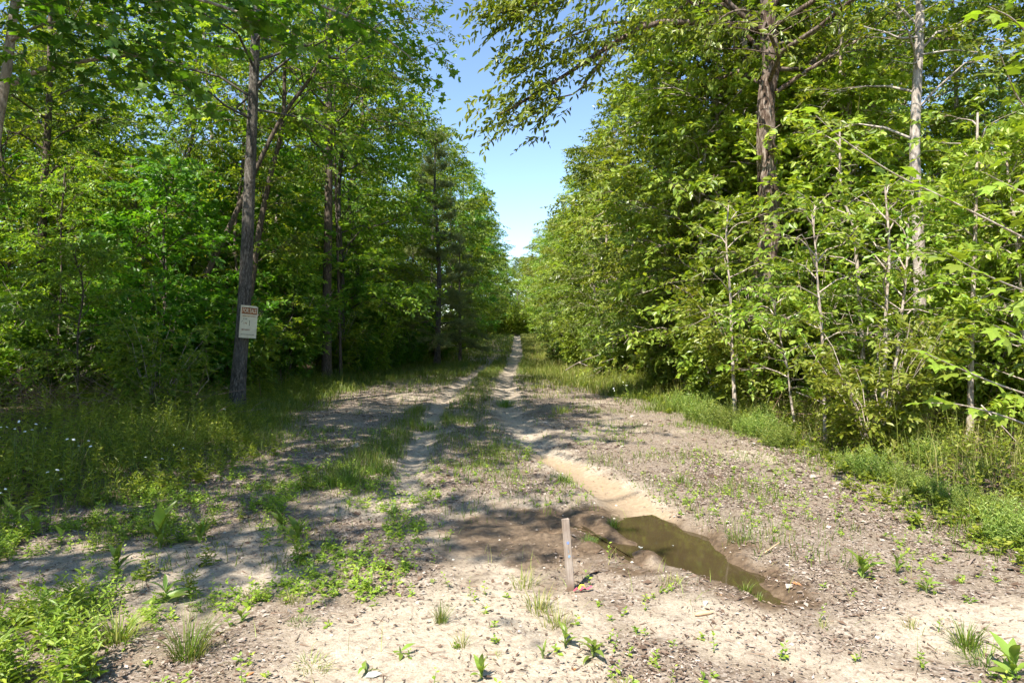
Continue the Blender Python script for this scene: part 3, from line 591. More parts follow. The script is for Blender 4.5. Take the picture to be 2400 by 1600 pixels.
R_ok = lambda o0: (lambda x, y: x > np.interp(y, YR, XR) + o0)
NUM = ['first', 'second', 'third', 'fourth', 'fifth', 'sixth', 'seventh', 'eighth', 'ninth', 'tenth', 'eleventh', 'twelfth', 'thirteenth', 'fourteenth', 'fifteenth', 'sixteenth', 'seventeenth', 'eighteenth', 'nineteenth', 'twentieth',
       'twenty-first', 'twenty-second', 'twenty-third', 'twenty-fourth', 'twenty-fifth', 'twenty-sixth', 'twenty-seventh', 'twenty-eighth', 'twenty-ninth', 'thirtieth', 'thirty-first', 'thirty-second', 'thirty-third', 'thirty-fourth', 'thirty-fifth']
def wood(kinds, spots, sc_, near, near_label, deep_label, group, tilt=0):
    """copies over the spots; the front row is told apart by its order from the left, the mass behind is not"""
    front = sorted([p for p in spots if p[1] < near and abs(p[0]) < .82 * p[1]], key=lambda p: p[0] / p[1])[:35]
    for i, (x, y) in enumerate(spots):
        lb = near_label % NUM[front.index((x, y))] if (x, y) in front else deep_label
        place(TP[kinds[i % len(kinds)]], zs(x, y), rs.uniform(0, 6.28), rs.uniform(*sc_), lb, group + (', front row' if (x, y) in front else ', behind'), (rs.normal(0, tilt), rs.normal(0, tilt)) if tilt else (0, 0))
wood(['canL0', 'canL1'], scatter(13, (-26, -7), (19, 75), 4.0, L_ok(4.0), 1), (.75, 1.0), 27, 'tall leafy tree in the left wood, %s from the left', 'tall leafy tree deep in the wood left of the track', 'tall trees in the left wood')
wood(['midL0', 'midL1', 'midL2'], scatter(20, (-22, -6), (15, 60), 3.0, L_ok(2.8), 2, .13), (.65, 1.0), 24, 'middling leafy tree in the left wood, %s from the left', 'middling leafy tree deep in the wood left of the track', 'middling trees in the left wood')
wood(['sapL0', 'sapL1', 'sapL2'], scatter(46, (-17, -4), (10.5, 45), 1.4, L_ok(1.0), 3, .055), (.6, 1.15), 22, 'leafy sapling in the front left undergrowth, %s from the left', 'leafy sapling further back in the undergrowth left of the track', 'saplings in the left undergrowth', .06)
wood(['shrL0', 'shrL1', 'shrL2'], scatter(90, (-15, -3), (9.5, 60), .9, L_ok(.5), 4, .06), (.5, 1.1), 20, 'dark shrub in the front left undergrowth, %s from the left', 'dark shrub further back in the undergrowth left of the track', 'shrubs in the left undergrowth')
wood(['canR0', 'canR1'], scatter(20, (7, 34), (14, 75), 3.4, R_ok(3.5), 5), (.75, 1.0), 26, 'tall leafy tree in the right wood, %s from the left', 'tall leafy tree deep in the wood right of the track', 'tall trees in the right wood')
wood(['midR0', 'midR1', 'midR2'], scatter(34, (5, 30), (11.5, 60), 2.5, R_ok(2.6), 6, .15), (.65, .95), 21, 'middling leafy tree in the right wood, %s from the left', 'middling leafy tree deep in the wood right of the track', 'middling trees in the right wood')
wood(['sapR0', 'sapR1', 'sapR2'], scatter(58, (4, 18), (8, 42), 1.1, R_ok(1.1), 7, .115) + scatter(16, (5.0, 12), (9.0, 15), .9, R_ok(1.3), 17, .115), (.6, 1.15), 17, 'bright sapling in the front right undergrowth, %s from the left', 'bright sapling further back in the undergrowth right of the track', 'saplings in the right undergrowth', .06)
wood(['shrR0', 'shrR1', 'shrR2'], scatter(110, (2, 16), (7, 55), .85, R_ok(.5), 8), (.45, 1.05), 17, 'bright shrub in the front right undergrowth, %s from the left', 'bright shrub further back in the undergrowth right of the track', 'shrubs in the right undergrowth')
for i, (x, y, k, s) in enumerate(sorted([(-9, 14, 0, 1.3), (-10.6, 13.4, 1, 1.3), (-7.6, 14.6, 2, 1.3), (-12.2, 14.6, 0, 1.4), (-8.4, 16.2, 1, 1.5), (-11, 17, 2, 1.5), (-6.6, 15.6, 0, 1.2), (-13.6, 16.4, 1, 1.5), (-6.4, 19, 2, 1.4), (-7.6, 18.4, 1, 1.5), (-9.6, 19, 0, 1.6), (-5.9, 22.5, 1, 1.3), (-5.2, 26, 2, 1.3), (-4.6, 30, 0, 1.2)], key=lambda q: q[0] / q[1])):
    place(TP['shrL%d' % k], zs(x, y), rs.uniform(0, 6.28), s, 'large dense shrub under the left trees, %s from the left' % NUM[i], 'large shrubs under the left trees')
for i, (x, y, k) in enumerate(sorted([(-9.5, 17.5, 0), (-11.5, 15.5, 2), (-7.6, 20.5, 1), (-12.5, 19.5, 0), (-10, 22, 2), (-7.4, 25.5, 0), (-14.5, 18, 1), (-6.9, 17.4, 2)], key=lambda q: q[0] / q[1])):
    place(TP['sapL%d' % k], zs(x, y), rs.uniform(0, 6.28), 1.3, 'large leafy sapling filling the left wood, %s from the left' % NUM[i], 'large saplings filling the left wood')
# the wood goes on behind the photographer's left shoulder and shades the track
for (x, y, k, s, lb) in [(-6.3, 4.6, 'canL1', .95, 'tall leafy tree of the left wood level with the photographer'), (-9.0, 8.8, 'midL1', .8, 'middling tree of the left wood just outside the left border'), (-8.3, 2.4, 'midL0', .9, 'bushy tree of the left wood a step behind the photographer'), (-10.2, 6.2, 'canL0', .85, 'broad tall tree just outside the left border'), (-11.6, 3.2, 'midL2', .95, 'dark leafy tree of the left wood beside the photographer')]:
    place(TP[k], zs(x, y), rs.uniform(0, 6.28), s, lb)
rg = np.random.default_rng(41); wood_, crown_ = Geo(), Geo(); b0 = np.array([-7.2, .2, float(height(-7.2, .2))])
tube(wood_, smooth_path([(0, 0, -.1), (.1, .05, 3), (.2, .1, 6), (.5, .3, 9)], 14), np.linspace(.14, .05, 14), 9)
PP, DD = [], []
for q, n_, sp_ in [([(.2, .1, 6), (1.8, -.3, 7.6), (2.7, -.3, 8.2), (3.8, .1, 8.3)], 95, .45), ([(.2, .1, 5.6), (1.4, -.1, 6.8), (2.2, .0, 8)], 80, .45), ([(.4, .3, 8), (1.4, .3, 9.2), (2.4, .3, 9.6)], 60, .5)]:
    tube(wood_, smooth_path(q, 12), np.linspace(.05, .015, 12), 6); a, b = limb_sprays(rg, q, n_); PP.append(a + rg.normal(0, sp_, a.shape)); DD.append(b)
spray(rg, crown_, LEAF4, np.concatenate(PP), np.concatenate(DD), .55, 13, .15, twig=1)
t = thing('leafy_tree', 'sparse tree behind the photographer with one limb reaching over the track', 'tree', b0); link('trunk', wood_.mesh('trunk', [M['bark_grey']], True), t); link('crown', crown_.mesh('crown', [M['leaf_mid'], M['twig']]), t)
# far-off wood that reads as one mass on both sides and behind the end of the track
rg = np.random.default_rng(5); g = Geo(); n = 6000
fx = np.where(rg.random(n) < .5, -1, 1) * (19 + 40 * rg.random(n) ** 1.3); fy = rg.uniform(6, 125, n)
k = rg.random(n) < .16; fx[k] = rg.uniform(-24, 24, k.sum()); fy[k] = rg.uniform(116, 140, k.sum())
fz = height(fx, fy) + rg.uniform(.03, 1, n) ** 1.2 * (9 + 5 * fbm(fx * .12, fy * .12, 2))
fd = rg.normal(0, 1, (n, 3)); fd[:, 2] = rg.normal(0, .2, n)
spray(rg, g, LEAF4, np.c_[fx, fy, fz], fd, 1.5, 14, .42, .25, roll=.5, jit=.5)
tag(link('distant_woodland', g.mesh('distant_woodland', [M['leaf_mid']])), 'green mass of distant woodland behind the nearer trees', kind='stuff')

# ------------------------------------------------------------------ ground cover that nobody could count
def pts_on(x, y, dz=0): return np.c_[x, y, height(x, y) + dz]
rg = np.random.default_rng(6)
# dead leaf bits and bark chips
g = Geo()
def chips(n, xr, yr, size, keep):
    x = rg.uniform(*xr, n); y = yr[0] + (yr[1] - yr[0]) * rg.random(n) ** 1.25
    s_, m_, si_, f_ = masks(x, y); wet = dl(x, y, PUD)
    k = (rg.random(n) < keep(x, y, s_, m_, si_, f_)) & (wet > .06) & (dl(x, y, CHAN) > .05); x, y = x[k], y[k]
    c = len(x); P = pts_on(x, y, .004 + rg.random(c) * .008); az = rg.uniform(0, 6.28, c)
    d = np.c_[np.cos(az), np.sin(az), rg.normal(0, .22, c)]; nr = np.array([0, 0, 1.]) + rg.normal(0, .25, (c, 3))
    ln = size * np.exp(rg.normal(0, .45, c)) * (1 + .02 * y); wd = np.exp(rg.normal(-.2, .45, c))
    V = np.array([(-.5, .02, .0), (-.05, -.22, .09), (.5, -.02, -.01), (.1, .22, .07)])
    stamp(g, (V, np.array([(0, 1, 2), (0, 2, 3)])), frames(d, nr, ln, wd), P)
cl = lambda x, y: .25 + 1.1 * ss(.42, .66, fbm(x * 1.6 + 3, y * 1.6, 3))
chips(230000, (-5, 5), (2.4, 9), .017, lambda x, y, s, m, si, f: np.clip((.85 - .66 * s - .45 * m) * cl(x, y) * (1 - .9 * si) * (.55 + .6 * ss(-1, 1.2, x)), 0, 1))
chips(50000, (-6, 7), (7, 20), .032, lambda x, y, s, m, si, f: np.clip((.75 - .6 * s) * cl(x, y) * (1 - .9 * si), 0, 1))
chips(7000, (2.0, 5.0), (4, 11), .038, lambda x, y, s, m, si, f: np.clip(.9 * ss(-1.2, .2, off_trail(x, y)), 0, 1))
tag(link('leaf_litter', g.mesh('leaf_litter', [M['litter']])), 'brown and grey bits of dead leaf strewn on the sandy ground', kind='stuff')
# fine twigs
g = Geo(); n = 5200
x = rg.uniform(-5, 5, n); y = 2.4 + 9 * rg.random(n) ** 1.3; k = (dl(x, y, PUD) > .03) & (dl(x, y, SILT) > .0); x, y = x[k], y[k]; n = len(x)
P = pts_on(x, y, .006); az = rg.uniform(0, 6.28, n); ln = .03 + .09 * rg.random(n) ** 2.5; d = np.c_[np.cos(az), np.sin(az), rg.normal(0, .05, n)] * ln[:, None]
sd_ = np.c_[-np.sin(az), np.cos(az), np.zeros(n)] * (.0018 + .002 * rg.random((n, 1)))
V = np.stack([P - d / 2 - sd_, P - d / 2 + sd_, P + d / 2, P - d / 2 + np.array([0, 0, .005])], 1).reshape(-1, 3)
g.add(V, (np.array([(0, 2, 3), (3, 2, 1), (0, 1, 2)])[None] + (np.arange(n) * 4)[:, None, None]).reshape(-1, 3))
tag(link('fallen_twigs', g.mesh('fallen_twigs', [M['deadtwig']])), 'fine dead twigs scattered over the track', kind='stuff')
# pebbles
g = Geo(); n = 1500; x = rg.uniform(-4.5, 4.5, n); y = 2.4 + 6 * rg.random(n) ** 1.2
P = pts_on(x, y, .002); az = rg.uniform(0, 6.28, n); r_ = .004 + .012 * rg.random(n) ** 3
V = np.array([(1, 0, 0), (.3, .9, .1), (-.8, .6, 0), (-.9, -.5, .1), (.2, -.9, 0), (.1, .1, .7)]); F = np.array([(k, (k + 1) % 5, 5) for k in range(5)])
stamp(g, (V, F), frames(np.c_[np.cos(az), np.sin(az), 0 * az], np.tile([0, 0, 1.], (n, 1)), r_), P)
M['pebble'] = island_mat('pebble', [(0, (.22, .17, .13)), (.5, (.40, .33, .27)), (1, (.6, .54, .47))])
tag(link('pebbles', g.mesh('pebbles', [M['pebble']], True)), 'small pale pebbles in the sandy ground', kind='stuff')
# grass on the track: centre strip, verges and sprinkled clumps
def gmask(x, y):
    rl, rr = dl(x, y, RUT_L), dl(x, y, RUT_R); o = off_trail(x, y)
    c = .5 * (np.interp(y, [p[1] for p in RUT_L], [p[0] for p in RUT_L]) + np.interp(y, [p[1] for p in RUT_R], [p[0] for p in RUT_R]))
    mid = np.exp(-((x - c) / .42) ** 2) * ss(6, 8.5, y) * .7
    lf = np.exp(-((x + 1.75 - .02 * y) / .5) ** 2) * ss(5.6, 7, y) * ss(18, 11, y) * 1.3
    ver = ss(-1.1, .1, o) * ss(8, 13, y) + ss(-.5, .2, o) * .5
    far = ss(15, 27, y) * 1.0; spk = .34 * ss(.50, .72, fbm(x * 1.3, y * 1.3, 3))
    m = np.maximum.reduce([mid, lf, ver, far, spk]) * (.35 + 1.0 * ss(.38, .62, fbm(x * 2.1 + 4, y * 2.1, 3)))
    m = m * np.maximum(ss(.08, .30, rl), ss(28, 42, y) * .8) ** np.where(y > 6, 1, 0) * ss(.12, .40, rr - .12 * ss(20, 40, y)) * ss(.0, .15, dl(x, y, PUD)) * ss(0, .1, dl(x, y, CHAN)) * ss(.0, .12, dl(x, y, SILT))
    return np.clip(m, 0, 1)
def grass(n, xr, yr, h, w, mat, lean=.5, extra=None):
    x = rg.uniform(*xr, n); y = rg.uniform(*yr, n); m = gmask(x, y)
    if extra is not None: m = m * extra(x, y)
    k = rg.random(n) < m; x, y, m = x[k], y[k], m[k]; c = len(x)
    blades(rg, g, pts_on(x, y, -.005), h * (.45 + .6 * m) * np.exp(rg.normal(0, .3, c)), w, lean, mat)
g = Geo()
grass(100000, (-5, 4.2), (4.5, 14), .15, .0030, 0)
grass(90000, (-6, 4), (13, 32), .20, .005, 0)
grass(60000, (-6, 5), (30, 92), .22, .013, 0)
grass(40000, (-.2, 3.0), (17, 90), .25, .010, 1, .4, lambda x, y: ss(.3, .9, x + .0 * y))
tag(link('track_grass', g.mesh('track_grass', [M['grass'], M['grass_pale']])), 'short green grass growing along the middle and verges of the track', kind='stuff')
# tall grass and weeds on the left bank
g = Geo(); n = 20000; x = rg.uniform(-9, -2.6, n); y = rg.uniform(5.3, 24, n); o = np.interp(y, YL, XL) - x + (fbm(x * 1.5, y * 1.5, 3) - .5) * 1.2
k = (o > 0) & (rg.random(n) < ss(-.1, .5, o) * (1 - .85 * ss(1.5, 4, o))); x, y, o = x[k], y[k], o[k]
blades(rg, g, pts_on(x, y, -.01), (.12 + .25 * ss(0, 1.2, o)) * np.exp(rg.normal(0, .3, len(x))), .0045, .5)
n = 2600; x = rg.uniform(-9, -2.8, n); y = rg.uniform(5.4, 17, n); o = np.interp(y, YL, XL) - x + (fbm(x * 1.5, y * 1.5, 3) - .5) * .8
k = (o > .0) & (rg.random(n) < 1 - .7 * ss(2, 4.5, o)); x, y, o = x[k], y[k], o[k]
stalks(rg, g, pts_on(x, y), (.15 + .32 * ss(0, 1.3, o)) * np.exp(rg.normal(0, .25, len(x))), 16, .095, NARROW, 1.1, 1, 1, .1, .5)
n = 2000; x = rg.uniform(-9, -2.8, n); y = rg.uniform(5.2, 20, n); o = np.interp(y, YL, XL) - x + (fbm(x * 2, y * 2, 3) - .5) * .9
k = (o > -.15) & (rg.random(n) < 1 - .6 * ss(1, 3.5, o)); x, y, o = x[k], y[k], o[k]
stalks(rg, g, pts_on(x, y), (.10 + .2 * ss(0, 1.3, o)), 9, .075, LEAF6, 1.1, 1, 1, .15, .3)
tag(link('bank_weeds', g.mesh('bank_weeds', [M['grass'], M['herb']])), 'tall shaded grass and narrow-leaved weeds on the left bank', kind='stuff')
# low weeds at the foot of the right wood
g = Geo(); n = 24000; x = rg.uniform(1.6, 8, n); y = rg.uniform(3.6, 24, n); o = x - np.interp(y, YR, XR) + (fbm(x * 1.5, y * 1.5, 3) - .5) * 1.0
k = (o > 0) & (rg.random(n) < ss(-.1, .4, o) * (1 - .8 * ss(1.0, 3, o))); x, y, o = x[k], y[k], o[k]
blades(rg, g, pts_on(x, y, -.01), (.10 + .34 * ss(0, 1, o)) * np.exp(rg.normal(0, .4, len(x))), .004, .55, 0)
n = 5200; x = rg.uniform(1.6, 9, n); y = rg.uniform(3.6, 22, n); o = x - np.interp(y, YR, XR) + (fbm(x * 2, y * 2, 3) - .5) * 1.0
k = (o > -.1) & (rg.random(n) < 1 - .6 * ss(1.5, 4, o)); x, y, o = x[k], y[k], o[k]
stalks(rg, g, pts_on(x, y), .10 + .28 * ss(0, 1.3, o) * rg.uniform(.5, 1.2, len(x)), 11, .085, LEAF6, 1.1, 1, 1, .15, .3)
tag(link('verge_weeds', g.mesh('verge_weeds', [M['grass_pale'], M['herb']])), 'low leafy weeds and grass at the foot of the right wood', kind='stuff')
# sparse seedlings and clover-like leaves on the track
g = Geo(); n = 5200; x = rg.uniform(-4.6, 4, n); y = 2.5 + 9 * rg.random(n) ** 1.1; s_, m_, si_, f_ = masks(x, y)
k = (rg.random(n) < (.10 + .75 * ss(.46, .62, fbm(x * 1.4 + 7, y * 1.4, 3))) * (1 - .6 * s_) * (1 - m_) * (1 - si_)) & (dl(x, y, PUD) > .1); x, y = x[k], y[k]
stalks(rg, g, pts_on(x, y, -.004), .03 + .10 * rg.random(len(x)) ** 2.2, 7, .036, LEAF4, 1.2, 0, 0, .3, .35)
n = 5000; x = rg.uniform(-4.4, -.7, n); y = rg.uniform(3.6, 8.0, n)
k = rg.random(n) < ss(.50, .64, fbm(x * 2.3 + 2, y * 2.3 + 5, 3)) * (1 - .5 * masks(x, y)[0]); x, y = x[k], y[k]
stalks(rg, g, pts_on(x, y, -.004), .04 + .11 * rg.random(len(x)) ** 1.6, 8, .045, LEAF4, 1.0, 0, 0, .35, .25)
n = 2500; x = rg.uniform(-4.4, 3.6, n); y = 2.6 + 7 * rg.random(n); k = (rg.random(n) < .5 * ss(.45, .65, fbm(x * 2 + 8, y * 2, 3))) & (dl(x, y, PUD) > .08); x, y = x[k], y[k]
blades(rg, g, pts_on(x, y, -.003), .05 + .10 * rg.random(len(x)), .0018, 1.0, 1)
tag(link('seedlings', g.mesh('seedlings', [M['herb'], M['grass_pale']])), 'tiny green seedlings sprinkled over the sandy track', kind='stuff')

# ------------------------------------------------------------------ wooden stake with blue marks, tape at its foot
def wood_mat():
    m, nt, out = new_mat('weathered_lath'); L = nt.links.new
    tc = N(nt, 'ShaderNodeTexCoord'); mp = N(nt, 'ShaderNodeMapping'); mp.inputs['Scale'].default_value = (60, 60, 2.5); L(tc.outputs['Object'], mp.inputs[0])
    n1 = N(nt, 'ShaderNodeTexNoise', i_Scale=2.5, i_Detail=5.0, i_Roughness=.6); L(mp.outputs[0], n1.inputs['Vector'])
    n2 = N(nt, 'ShaderNodeTexNoise', i_Scale=9.0, i_Detail=3.0); L(tc.outputs['Object'], n2.inputs['Vector'])
    r1 = ramp(nt, [(.3, (.20, .155, .12)), (.55, (.31, .255, .21)), (.75, (.40, .345, .295))]); L(n1.outputs[0], r1.inputs[0])
    r2 = ramp(nt, [(.4, (1, 1, 1)), (.68, (.72, .66, .62))]); L(n2.outputs[0], r2.inputs[0])
    mx = N(nt, 'ShaderNodeMix', data_type='RGBA', blend_type='MULTIPLY'); mx.inputs[0].default_value = 1; L(r1.outputs[0], mx.inputs[6]); L(r2.outputs[0], mx.inputs[7])
    sp = N(nt, 'ShaderNodeSeparateXYZ'); L(tc.outputs['Object'], sp.inputs[0])
    sa = N(nt, 'ShaderNodeMath', operation='MULTIPLY_ADD', i_1=.16); L(n2.outputs[0], sa.inputs[0]); L(sp.outputs[2], sa.inputs[2])
    sr = ramp(nt, [(.09, (1, 1, 1)), (.15, (0, 0, 0))]); L(sa.outputs[0], sr.inputs[0])
    md = N(nt, 'ShaderNodeMix', data_type='RGBA'); L(sr.outputs[0], md.inputs[0]); L(mx.outputs[2], md.inputs[6]); md.inputs[7].default_value = (.15, .10, .065, 1)
    pb = N(nt, 'ShaderNodeBsdfPrincipled', i_Roughness=.85); L(md.outputs[2], pb.inputs['Base Color'])
    bp = N(nt, 'ShaderNodeBump', i_Strength=.4, i_Distance=.004); L(n1.outputs[0], bp.inputs['Height']); L(bp.outputs[0], pb.inputs['Normal'])
    L(pb.outputs[0], out.inputs[0]); return m
sb = G(1312, 1358)
st = thing('wooden_stake', 'weathered wooden survey stake with blue marks standing beside the puddle', 'stake', sb, (R(-1), R(-4.3), R(6)))
g = Geo(); H = .445; rg = np.random.default_rng(3)
zz = [-.12, -.04, .05, .12, .2, .28, .36, .43, H]
for k, z in enumerate(zz):
    w, t = .0235, .010
    if z < 0: w *= .35 + .65 * (z + .12) / .12
    c = .003; j = rg.normal(0, .0005, 8)
    ring = np.array([(-w + c, -t), (w - c, -t), (w, -t + c), (w, t - c), (w - c, t), (-w + c, t), (-w, t - c), (-w, -t + c)]) + j[:, None]
    g.v.append(np.c_[ring, np.full(8, z) + (rg.normal(0, .003, 8) if k == len(zz) - 1 else 0)]); 
n8 = np.arange(8); F = np.concatenate([np.stack([n8 + 8 * k, (n8 + 1) % 8 + 8 * k, (n8 + 1) % 8 + 8 * k + 8, n8 + 8 * k + 8], -1) for k in range(len(zz) - 1)])
g.n = 8 * len(zz); g.f.append(F); g.m.append(0); g.f.append((n8 + 8 * (len(zz) - 1))[None]); g.m.append(0)
link('lath', g.mesh('lath', [wood_mat()]), st)
M['blue_ink'] = plain_mat('faded_blue_ink', (.16, .22, .42), var=.3, scale=200)
M['blue_ink2'] = plain_mat('faded_teal_ink', (.20, .30, .40), var=.3, scale=200)
for z, x, r_, mt in ((.300, .002, .0085, 'blue_ink'), (.216, .004, .0085, 'blue_ink2')):
    a = np.linspace(0, 6.28, 11, endpoint=False); rr = r_ * rg.uniform(.75, 1.15, 11)
    g = Geo(); g.add(np.c_[x + np.cos(a) * rr, np.full(11, -.0112), z + np.sin(a) * rr * 1.15], np.arange(11)[None]); link('blue_mark', g.mesh('blue_mark', [M[mt]]), st)
g = Geo(); tube(g, [(-.001, -.0112, .26), (.003, -.0112, .25), (.001, -.0112, .238)], .0012, 4); link('blue_mark', g.mesh('blue_mark', [M['blue_ink2']]), st)
M['pink'] = plain_mat('pink_tape', (.75, .10, .16), .4); M['yellow'] = plain_mat('yellow_tape', (.75, .60, .06), .4)
def ribbon(name, label, cat, pts, w, mat):
    p = np.array(pts); t = unit(np.gradient(p, axis=0)); s = unit(np.cross(t, [0.2, 0, 1])) * w; k = len(p)
    g = Geo(); g.add(np.concatenate([p - s, p + s]), np.array([(i, i + 1, k + i + 1, k + i) for i in range(k - 1)]))
    return tag(link(name, g.mesh(name, [M[mat]], True)), label, cat)
b = sb
ribbon('pink_tape', 'crumpled strip of pink marking tape at the foot of the stake', 'tape', [b + (.015, -.03, .012), b + (.035, -.03, .03), b + (.055, -.02, .014), b + (.075, -.015, .028), b + (.10, -.01, .016), b + (.13, .0, .03)], .009, 'pink')
ribbon('yellow_tape', 'small curl of yellow tape beside the pink strip', 'tape', [b + (.05, .0, .012), b + (.06, .005, .034), b + (.08, .005, .036), b + (.088, .0, .014)], .010, 'yellow')

# ------------------------------------------------------------------ sale sign on the grey trunk
sp = W(571, 739, 13.27)
sg = thing('sale_sign', 'white for sale sign with a red lettered band nailed to the grey trunk', 'sign', sp, (R(0), R(4.5), R(40)))
sw, sh = .165, .315
g = Geo(); cc = .012
ring = np.array([(-sw, -sh), (sw, -sh), (sw, sh - .03), (sw - .03, sh), (-sw, sh)])
g.add(np.concatenate([np.c_[ring[:, 0], np.full(5, -.004), ring[:, 1]], np.c_[ring[:, 0], np.full(5, .004), ring[:, 1]]]),
      [np.array([[0, 1, 2, 3, 4]]), np.array([[9, 8, 7, 6, 5]]), np.array([(k, k + 5, (k + 1) % 5 + 5, (k + 1) % 5) for k in range(5)])])
M['signwhite'] = plain_mat('sign_white', (.66, .58, .41), .6, .3, .10, 8); M['signred'] = plain_mat('sign_red_band', (.30, .10, .03), .6, .2, .45, 14)
M['ink_red'] = plain_mat('sign_faded_red_ink', (.36, .13, .08), var=.3); M['ink_dark'] = plain_mat('sign_dark_ink', (.05, .045, .035), var=.3); M['ink_orange'] = plain_mat('sign_orange_ink', (.42, .20, .05), var=.3)
link('board', g.mesh('board', [M['signwhite']]), sg)
def flat(name, quads, mat, y, parent):
    g = Geo()
    for (x0, z0, x1, z1) in quads: g.add([(x0, y, z0), (x1, y, z0), (x1, y, z1), (x0, y, z1)], np.array([[0, 1, 2, 3]]))
    return link(name, g.mesh(name, [M[mat]]), parent)
flat('red_band', [(-.145, .155, .150, .270)], 'signred', -.0065, sg)
flat('band_border', [(-.15, .270, .152, .277), (-.15, .148, .152, .155)], 'ink_dark', -.0065, sg)
def text(name, body, size, x, z, mat, y, parent, sx=1.0):
    c = bpy.data.curves.new(name, 'FONT'); c.body = body; c.size = size; c.align_x = 'CENTER'; c.align_y = 'CENTER'; c.resolution_u = 2; c.offset = size * .012
    o = bpy.data.objects.new(name, c); COL.objects.link(o)
    me = bpy.data.meshes.new_from_object(o.evaluated_get(bpy.context.evaluated_depsgraph_get())); bpy.data.objects.remove(o)
    me.materials.clear(); me.materials.append(M[mat]); me.name = name
    return link(name, me, parent, (x, y, z), (R(90), 0, 0), (sx, 1, 1))
text('lettering', 'FOR SALE', .115, .003, .211, 'signwhite', -.0085, sg, .55)
rg = np.random.default_rng(8)
def scrawl(name, x0, x1, z, h, mat, n, w=.004):
    """one line of faded, unreadable handwriting"""
    g = Geo(); xs = np.linspace(x0, x1, n)
    for a, b_ in zip(xs[:-1], xs[1:]):
        k = rg.integers(0, 3); m_ = (a + b_) / 2; hh = h * rg.uniform(.6, 1.1)
        p = {0: [(a, z - hh / 2), (a + .002, z + hh / 2)], 1: [(a, z), (m_, z + hh / 2), (b_ - .003, z), (m_, z - hh / 2), (a, z)], 2: [(a, z + hh / 2), (m_, z - hh / 2), (b_ - .002, z + hh * .2)]}[int(k)]
        tube(g, np.array([(q[0], -.006, q[1]) for q in p]), w / 2, 4)
    return link(name, g.mesh(name, [M[mat]]), sg)
scrawl('handwriting', -.12, .05, .110, .032, 'ink_orange', 12, .007); scrawl('handwriting', .05, .14, .112, .028, 'ink_red', 7, .005)
scrawl('handwriting', -.10, -.03, .055, .03, 'ink_dark', 4, .007); scrawl('handwriting', -.09, -.02, -.03, .045, 'ink_red', 5, .006)
g = Geo(); tube(g, [(.005, -.006, .03), (.02, -.006, .02), (.02, -.006, -.075)], .004, 4); link('handwriting', g.mesh('handwriting', [M['ink_dark']]), sg)
g = Geo(); tube(g, [(-.145, -.006, -.02), (-.12, -.006, .01), (-.10, -.006, .02)], .003, 4); link('handwriting', g.mesh('handwriting', [M['ink_dark']]), sg)
scrawl('handwriting', -.125, .03, -.155, .036, 'ink_red', 12, .006); scrawl('handwriting', -.135, .13, -.248, .022, 'ink_dark', 22, .004)
for zz_ in (.29, -.29):
    g = Geo(); tube(g, [(0, -.012, zz_), (0, .06, zz_)], .006, 6); link('nail', g.mesh('nail', [M['ink_dark']]), sg)

# ------------------------------------------------------------------ foreground plants
def dock_leaf():
    g = Geo(); t = np.linspace(0, 1, 7); w = np.array([.03, .10, .16, .17, .14, .08, .004]); z = .10 * np.sin(t * 2.6) - .22 * t ** 2.2
    V = np.concatenate([np.c_[t, -w, z + .05 * np.sin(t * 17 + 1) * w * 2 + .03], np.c_[t, 0 * t, z], np.c_[t, w, z + .05 * np.sin(t * 15) * w * 2 + .03]])
    F = [(i, i + 1, 7 + i + 1, 7 + i) for i in range(6)] + [(7 + i, 8 + i, 15 + i, 14 + i) for i in range(6)]
    g.add(V, np.array(F)); return g.mesh('dock_leaf', [M['dock']], True)
DL = dock_leaf()
def dock(px, py, s, nl, label, seed, rise=(35, 75)):
    r_ = np.random.default_rng(seed); t = thing('broadleaf_weed', label, 'weed', G(px, py), (0, 0, r_.uniform(0, 6.28)))
    g = Geo(); hh = s * .8
    tube(g, [(0, 0, -.02), (.01, 0, hh * .35), (.0, .01, hh * .7)], [.006, .005, .002], 5); link('stem', g.mesh('stem', [M['stem']], True), t)
    for k in range(nl + 3 if nl > 3 else nl):
        e = R(r_.uniform(*rise)) * (.45 + .55 * k / nl) if k % 2 else R(r_.uniform(*rise)); ln = s * r_.uniform(.45, 1.0)
        link('leaf', DL, t, (0, 0, hh * .5 * k / nl), (r_.normal(0, .25), -e, k * 2.4 + r_.normal(0, .3)), (ln, ln * r_.uniform(.6, 1.05), ln))
    return t
